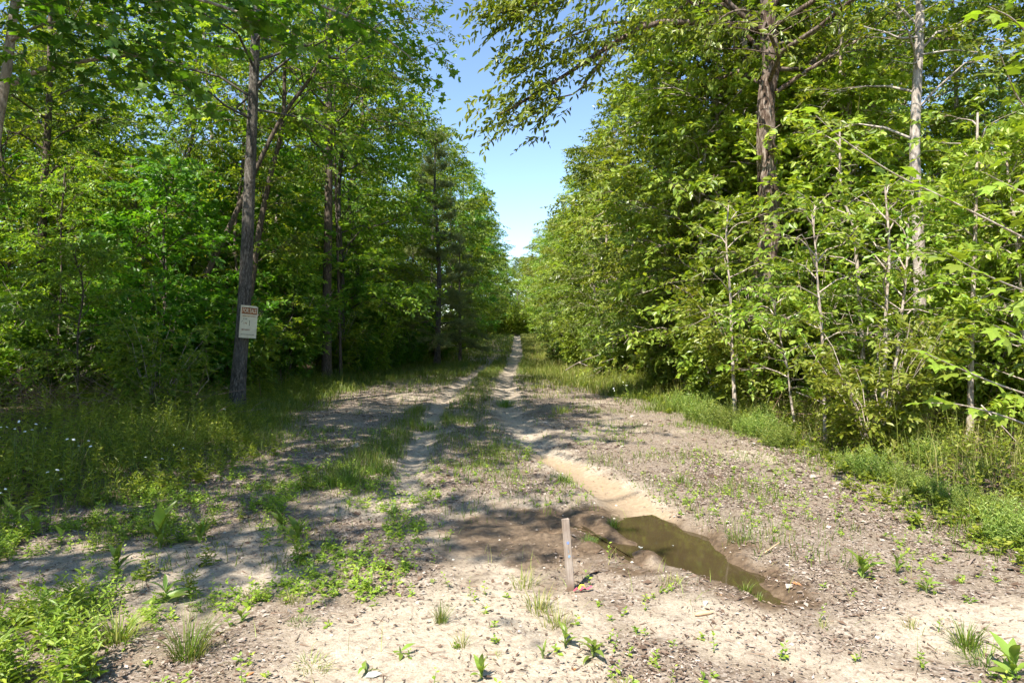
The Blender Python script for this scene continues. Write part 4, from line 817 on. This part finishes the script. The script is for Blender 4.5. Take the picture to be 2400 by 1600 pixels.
DOCKS = [(265, 1318, .17, 9, 'pale broad-leaved weed in dappled light at the far left of the track', (40, 80)), (365, 1262, .27, 8, 'tall dark broad-leaved weed in shade left of centre', (55, 85)), (455, 1248, .19, 8, 'dark weed close right of the tallest left weed', (45, 80)),
         (375, 1385, .15, 9, 'spreading broad-leaved weed with drooping leaves below the tall left weed', (15, 55)), (680, 1255, .20, 9, 'tall leafy weed in tree shade nearest the track middle', (50, 85)), (645, 1215, .16, 7, 'smaller leafy weed just behind the shaded weed', (45, 80)),
         (1985, 1338, .17, 8, 'bright broad-leaved weed standing alone right of the puddle', (40, 80)), (2065, 1325, .13, 5, 'small two-leaved weed right of the lone bright weed', (45, 80)), (2135, 1372, .12, 6, 'low weed nearest the right verge', (20, 55)),
         (1300, 1492, .12, 5, 'small broad weed below the wooden stake', (30, 75)), (1365, 1515, .12, 7, 'low weed right of the small broad weed below the stake', (10, 50)), (1250, 1520, .10, 3, 'tiny upright weed left of the weeds below the stake', (60, 85)),
         (905, 1190, .10, 4, 'tiny lone weed on pale sand at the shade border', (50, 80)), (135, 1255, .12, 7, 'low pale weed by the left bank', (20, 60)), (30, 1225, .24, 7, 'lime broad-leaved weed lit at the left border', (25, 70)), (75, 1235, .18, 5, 'lime weed right beside the left border weed', (20, 60)),
         (1105, 1568, .10, 5, 'small weed at the bottom of the sandy patch', (45, 80)), (2335, 1560, .16, 7, 'broad weed in the lower right corner', (30, 70)), (550, 1430, .09, 5, 'small weed on sand right of the big rush tuft', (25, 65)), (835, 1555, .10, 3, 'flat grey-green weed leaves lying on sand at the bottom', (2, 15)), (920, 1512, .09, 3, 'low dark green leaves lying on the sand left of centre', (2, 30))]
for i, (a, b_, s, n, lb, ri) in enumerate(DOCKS): dock(a, b_, s, n, lb, 900 + i, ri)
def tuft(px, py, h, n, lean, w, label, mat, seed, rad=.05):
    r_ = np.random.default_rng(seed); g = Geo(); a = r_.uniform(0, 6.28, n); q = rad * r_.random(n) ** .7
    P = np.c_[np.cos(a) * q, np.sin(a) * q, np.full(n, -.01)]
    blades(r_, g, P, h * r_.uniform(.5, 1.1, n), w, lean, 0, np.c_[np.cos(a), np.sin(a)])
    t = link('grass_tuft', g.mesh('grass_tuft', [M[mat]]), None, G(px, py)); return tag(t, label, 'grass')
TUFTS = [(425, 1520, .26, 170, .65, .0022, 'large dark rush tuft at the lower left', 'grass', .07), (265, 1480, .22, 120, .9, .0035, 'spreading broad grass tuft left of the large rush', 'grass_pale', .07), (1012, 1428, .155, 75, .4, .0018, 'upright wiry tuft on bright sand at the centre', 'grass', .03), (1060, 1485, .10, 45, .6, .002, 'thin small tuft just below the upright wiry tuft', 'grass_pale', .05),
         (580, 1372, .08, 110, .6, .0018, 'round soft grass clump on sand left of centre', 'grass_pale', .07), (672, 1385, .09, 100, .6, .0018, 'round grass clump right of the first soft clump', 'grass_pale', .07), (800, 1320, .08, 90, .7, .0018, 'wispy clump at the border of the shade', 'grass_pale', .08), (1240, 1398, .15, 90, .5, .0024, 'tall pale grass clump left of the stake foot', 'grass_pale', .09),
         (1205, 1335, .13, 70, .5, .0024, 'grass clump further left behind the stake foot', 'grass_pale', .09), (1280, 1440, .13, 70, .6, .0024, 'grass clump in front of the stake', 'grass_pale', .08), (2225, 1492, .17, 100, .5, .003, 'stiff grass tuft at the lower right with tall blades', 'grass', .06), (2275, 1525, .12, 110, 1.0, .0025, 'flattened grass tuft right of the stiff tuft', 'grass', .09),
         (1705, 1250, .08, 120, .5, .002, 'bright green grass clump on the right puddle shore', 'grass', .10), (1355, 1245, .085, 90, .5, .002, 'bright grass clump in the shallow wet rut', 'grass', .06), (1408, 1205, .10, 80, .4, .002, 'bright grass clump at the puddle head', 'grass', .05), (1715, 1358, .075, 70, .4, .002, 'small bright clump on the near puddle shore', 'grass', .04),
         (1748, 1380, .06, 40, .4, .002, 'tiny grass clump at the puddle tail', 'grass', .03), (1562, 1115, .14, 50, .4, .003, 'dark spiky tuft right of the tan silt', 'grass', .04), (1545, 1345, .07, 60, .5, .002, 'grass clump on the strip between stake and puddle', 'grass_pale', .09), (715, 1540, .06, 110, .8, .002, 'low mossy clump at the bottom left of the sand', 'grass_pale', .09),
         (690, 1440, .04, 90, .9, .002, 'flat moss-like clump above the low mossy clump', 'grass', .07), (460, 1395, .05, 80, .8, .002, 'flat clump beside the drooping weed', 'grass', .08), (1135, 1510, .04, 30, .7, .002, 'sparse grass sprig below the centre tuft', 'grass_pale', .04), (1440, 1585, .06, 60, .7, .002, 'soft clump at the bottom right of centre', 'grass_pale', .06),
         (2100, 1450, .10, 26, .4, .002, 'thin dry sprig right of the sandy bar', 'grass_pale', .04), (1895, 1445, .09, 20, .4, .002, 'thin sprig between the puddle tail and the sandy bar', 'grass_pale', .03), (1290, 1110, .12, 60, .4, .003, 'upright clump left of the silt channel', 'grass', .07), (870, 1100, .16, 160, .5, .003, 'shaded grass clump beside the left wheel rut', 'grass', .16),
         (790, 1120, .2, 190, .5, .003, 'large shaded clump left of the left wheel rut', 'grass', .2), (975, 985, .22, 190, .4, .004, 'dark green clump on the centre strip', 'grass', .2), (1160, 930, .25, 190, .4, .005, 'dark tuft in shade on the centre strip further off', 'grass', .2), (1290, 950, .22, 130, .5, .005, 'grass tuft at the right end of the shade band', 'grass_pale', .2)]
for i, (a, b_, h, n, le, w, lb, mt, rd) in enumerate(TUFTS): tuft(a, b_, h, n, le, w, lb, mt, 1100 + i, rd)
# leafy weeds crowding the lower left corner
def weed_proto(seed, h, nst, K, ll, leaf, wd, mat):
    r_ = np.random.default_rng(seed); g = Geo(); P = np.c_[r_.normal(0, .035, (nst, 2)), np.full(nst, -.01)]
    stalks(r_, g, P, h * r_.uniform(.6, 1.1, nst), K, ll, leaf, wd, 0, 1, .18, .3)
    return {'name': 'leafy_weed', 'cat': 'weed', 'parts': [('foliage', g.mesh('foliage', [M[mat], M['stem']]))]}
WP = [weed_proto(1200 + k, .25 + .03 * k, 6, 14, .078, LEAF6, .6, 'herb') for k in range(3)]
rw = np.random.default_rng(12)
for i in range(24):
    px, py = rw.uniform(-40, 215), rw.uniform(1395, 1600)
    if px > 215 - .4 * max(0, 1470 - py) * 2: continue
    place(WP[i % 3], G(px, py), rw.uniform(0, 6.28), rw.uniform(.6, 1.05), 'lime leafy weed crowding the lower left corner', 'leafy weeds in the lower left corner')
for i in range(26):
    px, py = rw.uniform(-30, 560), rw.uniform(1190, 1260) - 0
    py = py - .12 * px + 40
    place(WP[i % 3], G(px, py), rw.uniform(0, 6.28), rw.uniform(.4, .8), 'small leafy weed along the foot of the left bank', 'leafy weeds along the left bank')
for (a, b_, s, lb) in [(690, 1290, .95, 'bushy dark weed standing in the tree shade at the track middle'), (480, 1300, .7, 'leafy weed with lit tips right of the tall dark weed'), (340, 1330, .7, 'dark fine-leaved weed under the tall left weed'), (430, 1370, .7, 'fine-leaved weed right of the drooping weed'), (640, 1180, .8, 'slim upright weed behind the shaded weeds'), (700, 1120, .9, 'leafy weed at the near tip of the large shaded clump'), (1210, 1060, .8, 'leafy weed with upright spikes on the centre strip')]:
    place(WP[0], G(a, b_), rw.uniform(0, 6.28), s, lb)
# white wildflowers
g = Geo(); a = np.linspace(0, 6.28, 9, endpoint=False)
V = np.concatenate([np.c_[np.cos(a), np.sin(a), 0 * a - .1], np.c_[.55 * np.cos(a), .55 * np.sin(a), 0 * a + .25], [[0, 0, .32]]])
g.add(V, [np.array([(k, (k + 1) % 9, 9 + (k + 1) % 9, 9 + k) for k in range(9)]), np.array([(9 + k, 9 + (k + 1) % 9, 18) for k in range(9)])]); FH = g.mesh('flower_head', [M['petal']])
def flower(px, py, h, nh, label, seed):
    r_ = np.random.default_rng(seed); t = thing('white_wildflower', label, 'flower', G(px, py)); g = Geo(); tip = np.array([r_.normal(0, .04), r_.normal(0, .04), h * .8])
    tube(g, smooth_path([(0, 0, -.02), tip * .5 + r_.normal(0, .01, 3), tip], 6), np.linspace(.004, .002, 6), 4)
    hd = [tip + np.array([r_.normal(0, .055), r_.normal(0, .055), h * r_.uniform(.05, .25)]) for _ in range(nh // 2 + 1)]
    for q in hd: tube(g, [tip * .8, (tip + q) / 2, q], .0015, 3)
    link('stem', g.mesh('stem', [M['stem']], True), t)
    g = Geo(); stalks(r_, g, np.array([[0, 0, 0.]]), h * .85, 16, .085, NARROW, 1.6, 0, None, .0, .4); link('foliage', g.mesh('foliage', [M['herb']]), t)
    for q in hd: link('flower_head', FH, t, q, (r_.normal(0, .3), r_.normal(0, .3), 0), r_.uniform(.009, .017))
for i, (a, b_, h, n, lb) in enumerate([(40, 1150, .62, 12, 'tallest cluster of white wildflowers at the left border'), (75, 1140, .60, 7, 'white wildflowers just right of the tallest cluster'), (108, 1215, .44, 4, 'sunlit white wildflower with bright stem in front of the left bank'), (15, 1225, .36, 3, 'white wildflower at the very left border of the bank'), (150, 1150, .50, 5, 'white wildflowers in shade right of the sunlit one'), (10, 1140, .54, 6, 'shaded white wildflowers at the left border behind the lime weed'),
                                       (360, 1130, .34, 3, 'pale wildflower plant in front of the left bank weeds'), (400, 1105, .36, 3, 'pale wildflower right of the front bank plant'), (515, 1010, .40, 3, 'white wildflower near the foot of the sign tree'), (205, 1120, .40, 4, 'white wildflowers midway along the left bank'), (1440, 925, .42, 8, 'white wildflowers at the foot of the right wood'), (1415, 925, .30, 5, 'lower white wildflowers left of those by the right wood')]):
    flower(a, b_, h, n, lb, 1300 + i)
# feathery weeds at the foot of the right wood
def feather_proto(seed, h, rad, nst):
    r_ = np.random.default_rng(seed); g = Geo(); a = r_.uniform(0, 6.28, nst); q = rad * .6 * r_.random(nst) ** .5
    P = np.c_[np.cos(a) * q, np.sin(a) * q, np.full(nst, 0.)]
    stalks(r_, g, P, h * (1.05 - .5 * (q / rad)) * r_.uniform(.6, 1.1, nst), 26, .062, NARROW, 1.5, 0, 1, .28, .55, .1, .002)
    return {'name': 'feathery_weed', 'cat': 'weed', 'parts': [('foliage', g.mesh('foliage', [M['feather'], M['stem']]))]}
FP = [feather_proto(1400 + k, .5, .38, 75) for k in range(3)]
for i, (a, b_) in enumerate(sorted([(1565, 945), (1600, 965), (1640, 975), (1680, 985), (1715, 1000), (1755, 1010), (1790, 1030), (1700, 960), (1640, 945), (1755, 975)])):
    place(FP[i % 3], G(a, b_), rw.uniform(0, 6.28), rw.uniform(.55, 1.0), 'feathery pale weed at the bend of the right verge, %s from the left' % NUM[i], 'feathery weeds at the bend of the right verge')
for i, (a, b_) in enumerate(sorted([(1950, 1080), (2000, 1095), (2045, 1110), (2090, 1125), (2140, 1150), (2190, 1165), (2240, 1185), (2290, 1200), (2340, 1225), (2130, 1085), (2250, 1120), (2345, 1160), (2320, 1255)])):
    place(FP[i % 3], G(a, b_), rw.uniform(0, 6.28), rw.uniform(.45, .8), 'feathery pale green weed at the foot of the right saplings, %s from the left' % NUM[i], 'feathery weeds near the right border')

# ------------------------------------------------------------------ sapling with large lobed leaves at the right border
rg = np.random.default_rng(15)
bp0 = np.array([4.75, 5.9, float(height(4.75, 5.9))])
ts = thing('large_leaved_sapling', 'sapling with large lime lobed leaves reaching in from the right border', 'sapling', bp0)
g = Geo(); tube(g, smooth_path([(0, 0, -.1), (.03, .05, 1.2), (-.02, .05, 2.6), (.05, 0, 4.2)], 16), np.linspace(.03, .012, 16), 8); link('stem', g.mesh('stem', [M['sapling']], True), ts)
g = Geo(); V, F = LOBED; Vb = V.copy(); Vb[:, 2] += -.10 * Vb[:, 0] ** 2 - .25 * Vb[:, 1] ** 2; g.add(Vb, F); tube(g, [(-.45, 0, .06), (-.2, 0, .03), (0, 0, 0)], .009, 3); BL = g.mesh('lobed_leaf', [M['leaf_big']])
for br, nl in [([(2440, 590), (2352, 548), (2180, 462), (2050, 400), (1930, 320), (1870, 268)], 22), ([(2440, 700), (2352, 668), (2260, 630), (2170, 580)], 10), ([(2440, 930), (2300, 885), (2180, 835), (2100, 800)], 17), ([(2440, 480), (2330, 435), (2260, 400)], 8), ([(2440, 330), (2340, 240), (2290, 130)], 9), ([(2440, 830), (2330, 770), (2280, 745)], 8), ([(2440, 1010), (2320, 960), (2210, 930), (2140, 925)], 9), ([(2440, 180), (2330, 60), (2260, 20)], 7)]:
    dd = np.linspace(5.9, 5.3, len(br)); q = np.array([W(a, b_, d) for (a, b_), d in zip(br, dd)]) - bp0
    p = smooth_path(q, 30); g = Geo(); tube(g, p, np.linspace(.011, .003, 30), 5); link('branch', g.mesh('branch', [M['sapling']], True), ts)
    t = unit(np.gradient(p, axis=0))
    for k in range(nl):
        i = int(29 * (.2 + .8 * (k + 1) / nl)); sgn = 1 if k % 2 else -1
        d = unit(t[i] * .6 + np.array([0, -1, 0]) * sgn * .6 + rg.normal(0, .3, 3) + np.array([0, 0, -.15])); s = rg.uniform(.11, .18)
        nr = unit(np.array([0, -.35, 1]) + rg.normal(0, .3, 3)); y = unit(np.cross(nr, d)); z = np.cross(d, y)
        o = link('leaf', BL, ts); from mathutils import Matrix
        mt = Matrix([[d[0] * s, y[0] * s, z[0] * s, p[i][0] + d[0] * .45 * s], [d[1] * s, y[1] * s, z[1] * s, p[i][1] + d[1] * .45 * s], [d[2] * s, y[2] * s, z[2] * s, p[i][2] + d[2] * .45 * s], [0, 0, 0, 1]])
        o.matrix_local = mt

# ------------------------------------------------------------------ dead wood
def dead_branch(name, label, paths, r_, mat='sapling', cat='branch'):
    b0 = np.array(paths[0][0]); g = Geo()
    for q in paths: p = smooth_path(np.array(q) - b0, 14); tube(g, p, np.linspace(r_, r_ * .3, 14), 6, 0, .1)
    return tag(link(name, g.mesh(name, [M[mat]], True), None, b0), label, cat)
dead_branch('fallen_branch', 'bare brown branch arching down to the ground by the paired saplings', [[W(1905, 930, 9.4), W(1990, 950, 9.3), W(2060, 975, 9.1), W(2135, 1020, 8.9), W(2190, 1000, 8.9)], [W(2060, 975, 9.1), W(2100, 1020, 9), W(2130, 1075, 8.9)]], .016)
dead_branch('fallen_branch', 'thin straight bare stick slanting down at the right border', [[W(2255, 930, 8.2), W(2310, 985, 8), W(2370, 1050, 7.8)]], .009)
dead_branch('fallen_branch', 'bare twiggy branch leaning over the right verge further off', [[W(1300, 850, 20), W(1330, 832, 19), W(1375, 815, 18.6)], [W(1330, 832, 19), W(1350, 840, 18.7)]], .02)
dead_branch('fallen_branch', 'grey crossed stick among the sapling stems', [[W(1830, 900, 9.9), W(1900, 930, 9.7), W(1975, 985, 9.5), W(2010, 1010, 9.4)]], .008)
dead_branch('fallen_log', 'short pale dead log leaning in the brush left of the sign tree', [[W(305, 925, 12.2), W(325, 880, 12.4), W(355, 835, 12.6)]], .07, 'bark_pale', 'log')
for (cx, cy, d, lb, sd) in [(330, 930, 11.6, 'brown heap of dead brush left of the sign tree', 1), (90, 920, 11.0, 'brown heap of dead brush near the left border', 2), (2000, 985, 10.2, 'tangle of dead twigs around the paired sapling stems', 3)]:
    r_ = np.random.default_rng(sd); c = W(cx, cy, d); c[2] = float(height(c[0], c[1])); g = Geo()
    for k in range(150 if sd < 3 else 70):
        p0 = np.array([r_.normal(0, .7), r_.normal(0, .5), abs(r_.normal(0, .25)) + .02]); dv = r_.normal(0, 1, 3); dv[2] = abs(dv[2]) * .5; dv = unit(dv) * r_.uniform(.4, 1.1)
        tube(g, [p0, p0 + dv * .5 + r_.normal(0, .05, 3), p0 + dv], [.006, .004, .002], 3)
    tag(link('brush_heap', g.mesh('brush_heap', [M['deadtwig']]), None, c), lb, kind='stuff')
# single leaves and chips that stand out
def lone_leaf(name, px, py, s, mat, label, cat, dz=.006, leaf=LEAF6):
    g = Geo(); g.add(leaf[0] * s, leaf[1]); p = G(px, py); p[2] = max(p[2], -.046) + dz
    return tag(link(name, g.mesh(name, [M[mat]]), None, p, (.15, .1, rg.uniform(0, 6))), label, cat)
M['pale_leaf'] = plain_mat('pale_dead_leaf', (.55, .56, .50), .5); M['rust_leaf'] = plain_mat('rust_leaf', (.40, .17, .07), .7); M['tan_leaf'] = plain_mat('tan_leaf', (.52, .36, .22), .7)
lone_leaf('floating_leaf', 1472, 1256, .075, 'pale_leaf', 'pale leaf floating on the left side of the puddle', 'leaf')
lone_leaf('fallen_leaf', 1548, 1243, .03, 'pale_leaf', 'tiny pale leaf speck in the middle of the puddle', 'leaf')
lone_leaf('fallen_leaf', 1660, 1372, .09, 'tan_leaf', 'tan dead leaf on the near puddle shore', 'leaf')
lone_leaf('fallen_leaf', 1625, 1388, .06, 'pale_leaf', 'pale curled leaf below the tan leaf on the near shore', 'leaf')
lone_leaf('fallen_leaf', 580, 1560, .05, 'rust_leaf', 'rust brown dead leaf at the bottom left of the sand', 'leaf')
lone_leaf('fallen_leaf', 835, 1568, .10, 'pale_leaf', 'grey-green leaf lying flat at the bottom of the sand', 'leaf')
lone_leaf('fallen_leaf', 1320, 1545, .05, 'rust_leaf', 'rust dead leaf below the weeds by the stake', 'leaf')
lone_leaf('fallen_leaf', 1820, 1345, .07, 'rust_leaf', 'rust leaf on the right shore by the puddle tail', 'leaf')
ch = G(1618, 1418); g = Geo(); tube(g, smooth_path([(-.05, -.01, .008), (0, .0, .014), (.06, .015, .012)], 7), [.004, .011, .013, .012, .012, .010, .004], 7, 0, .3)
tag(link('wood_chip', g.mesh('wood_chip', [M['tan_leaf']], True), None, ch), 'pinkish wood chip lying in the litter below the puddle', 'wood chip')
g = Geo(); tube(g, smooth_path([(-.07, -.05, .01), (0, .0, .03), (.08, .06, .05)], 7), np.linspace(.006, .003, 7), 5); tag(link('dead_stick', g.mesh('dead_stick', [M['tan_leaf']], True), None, G(1775, 1275)), 'short pale stick propped on the right puddle shore', 'stick')
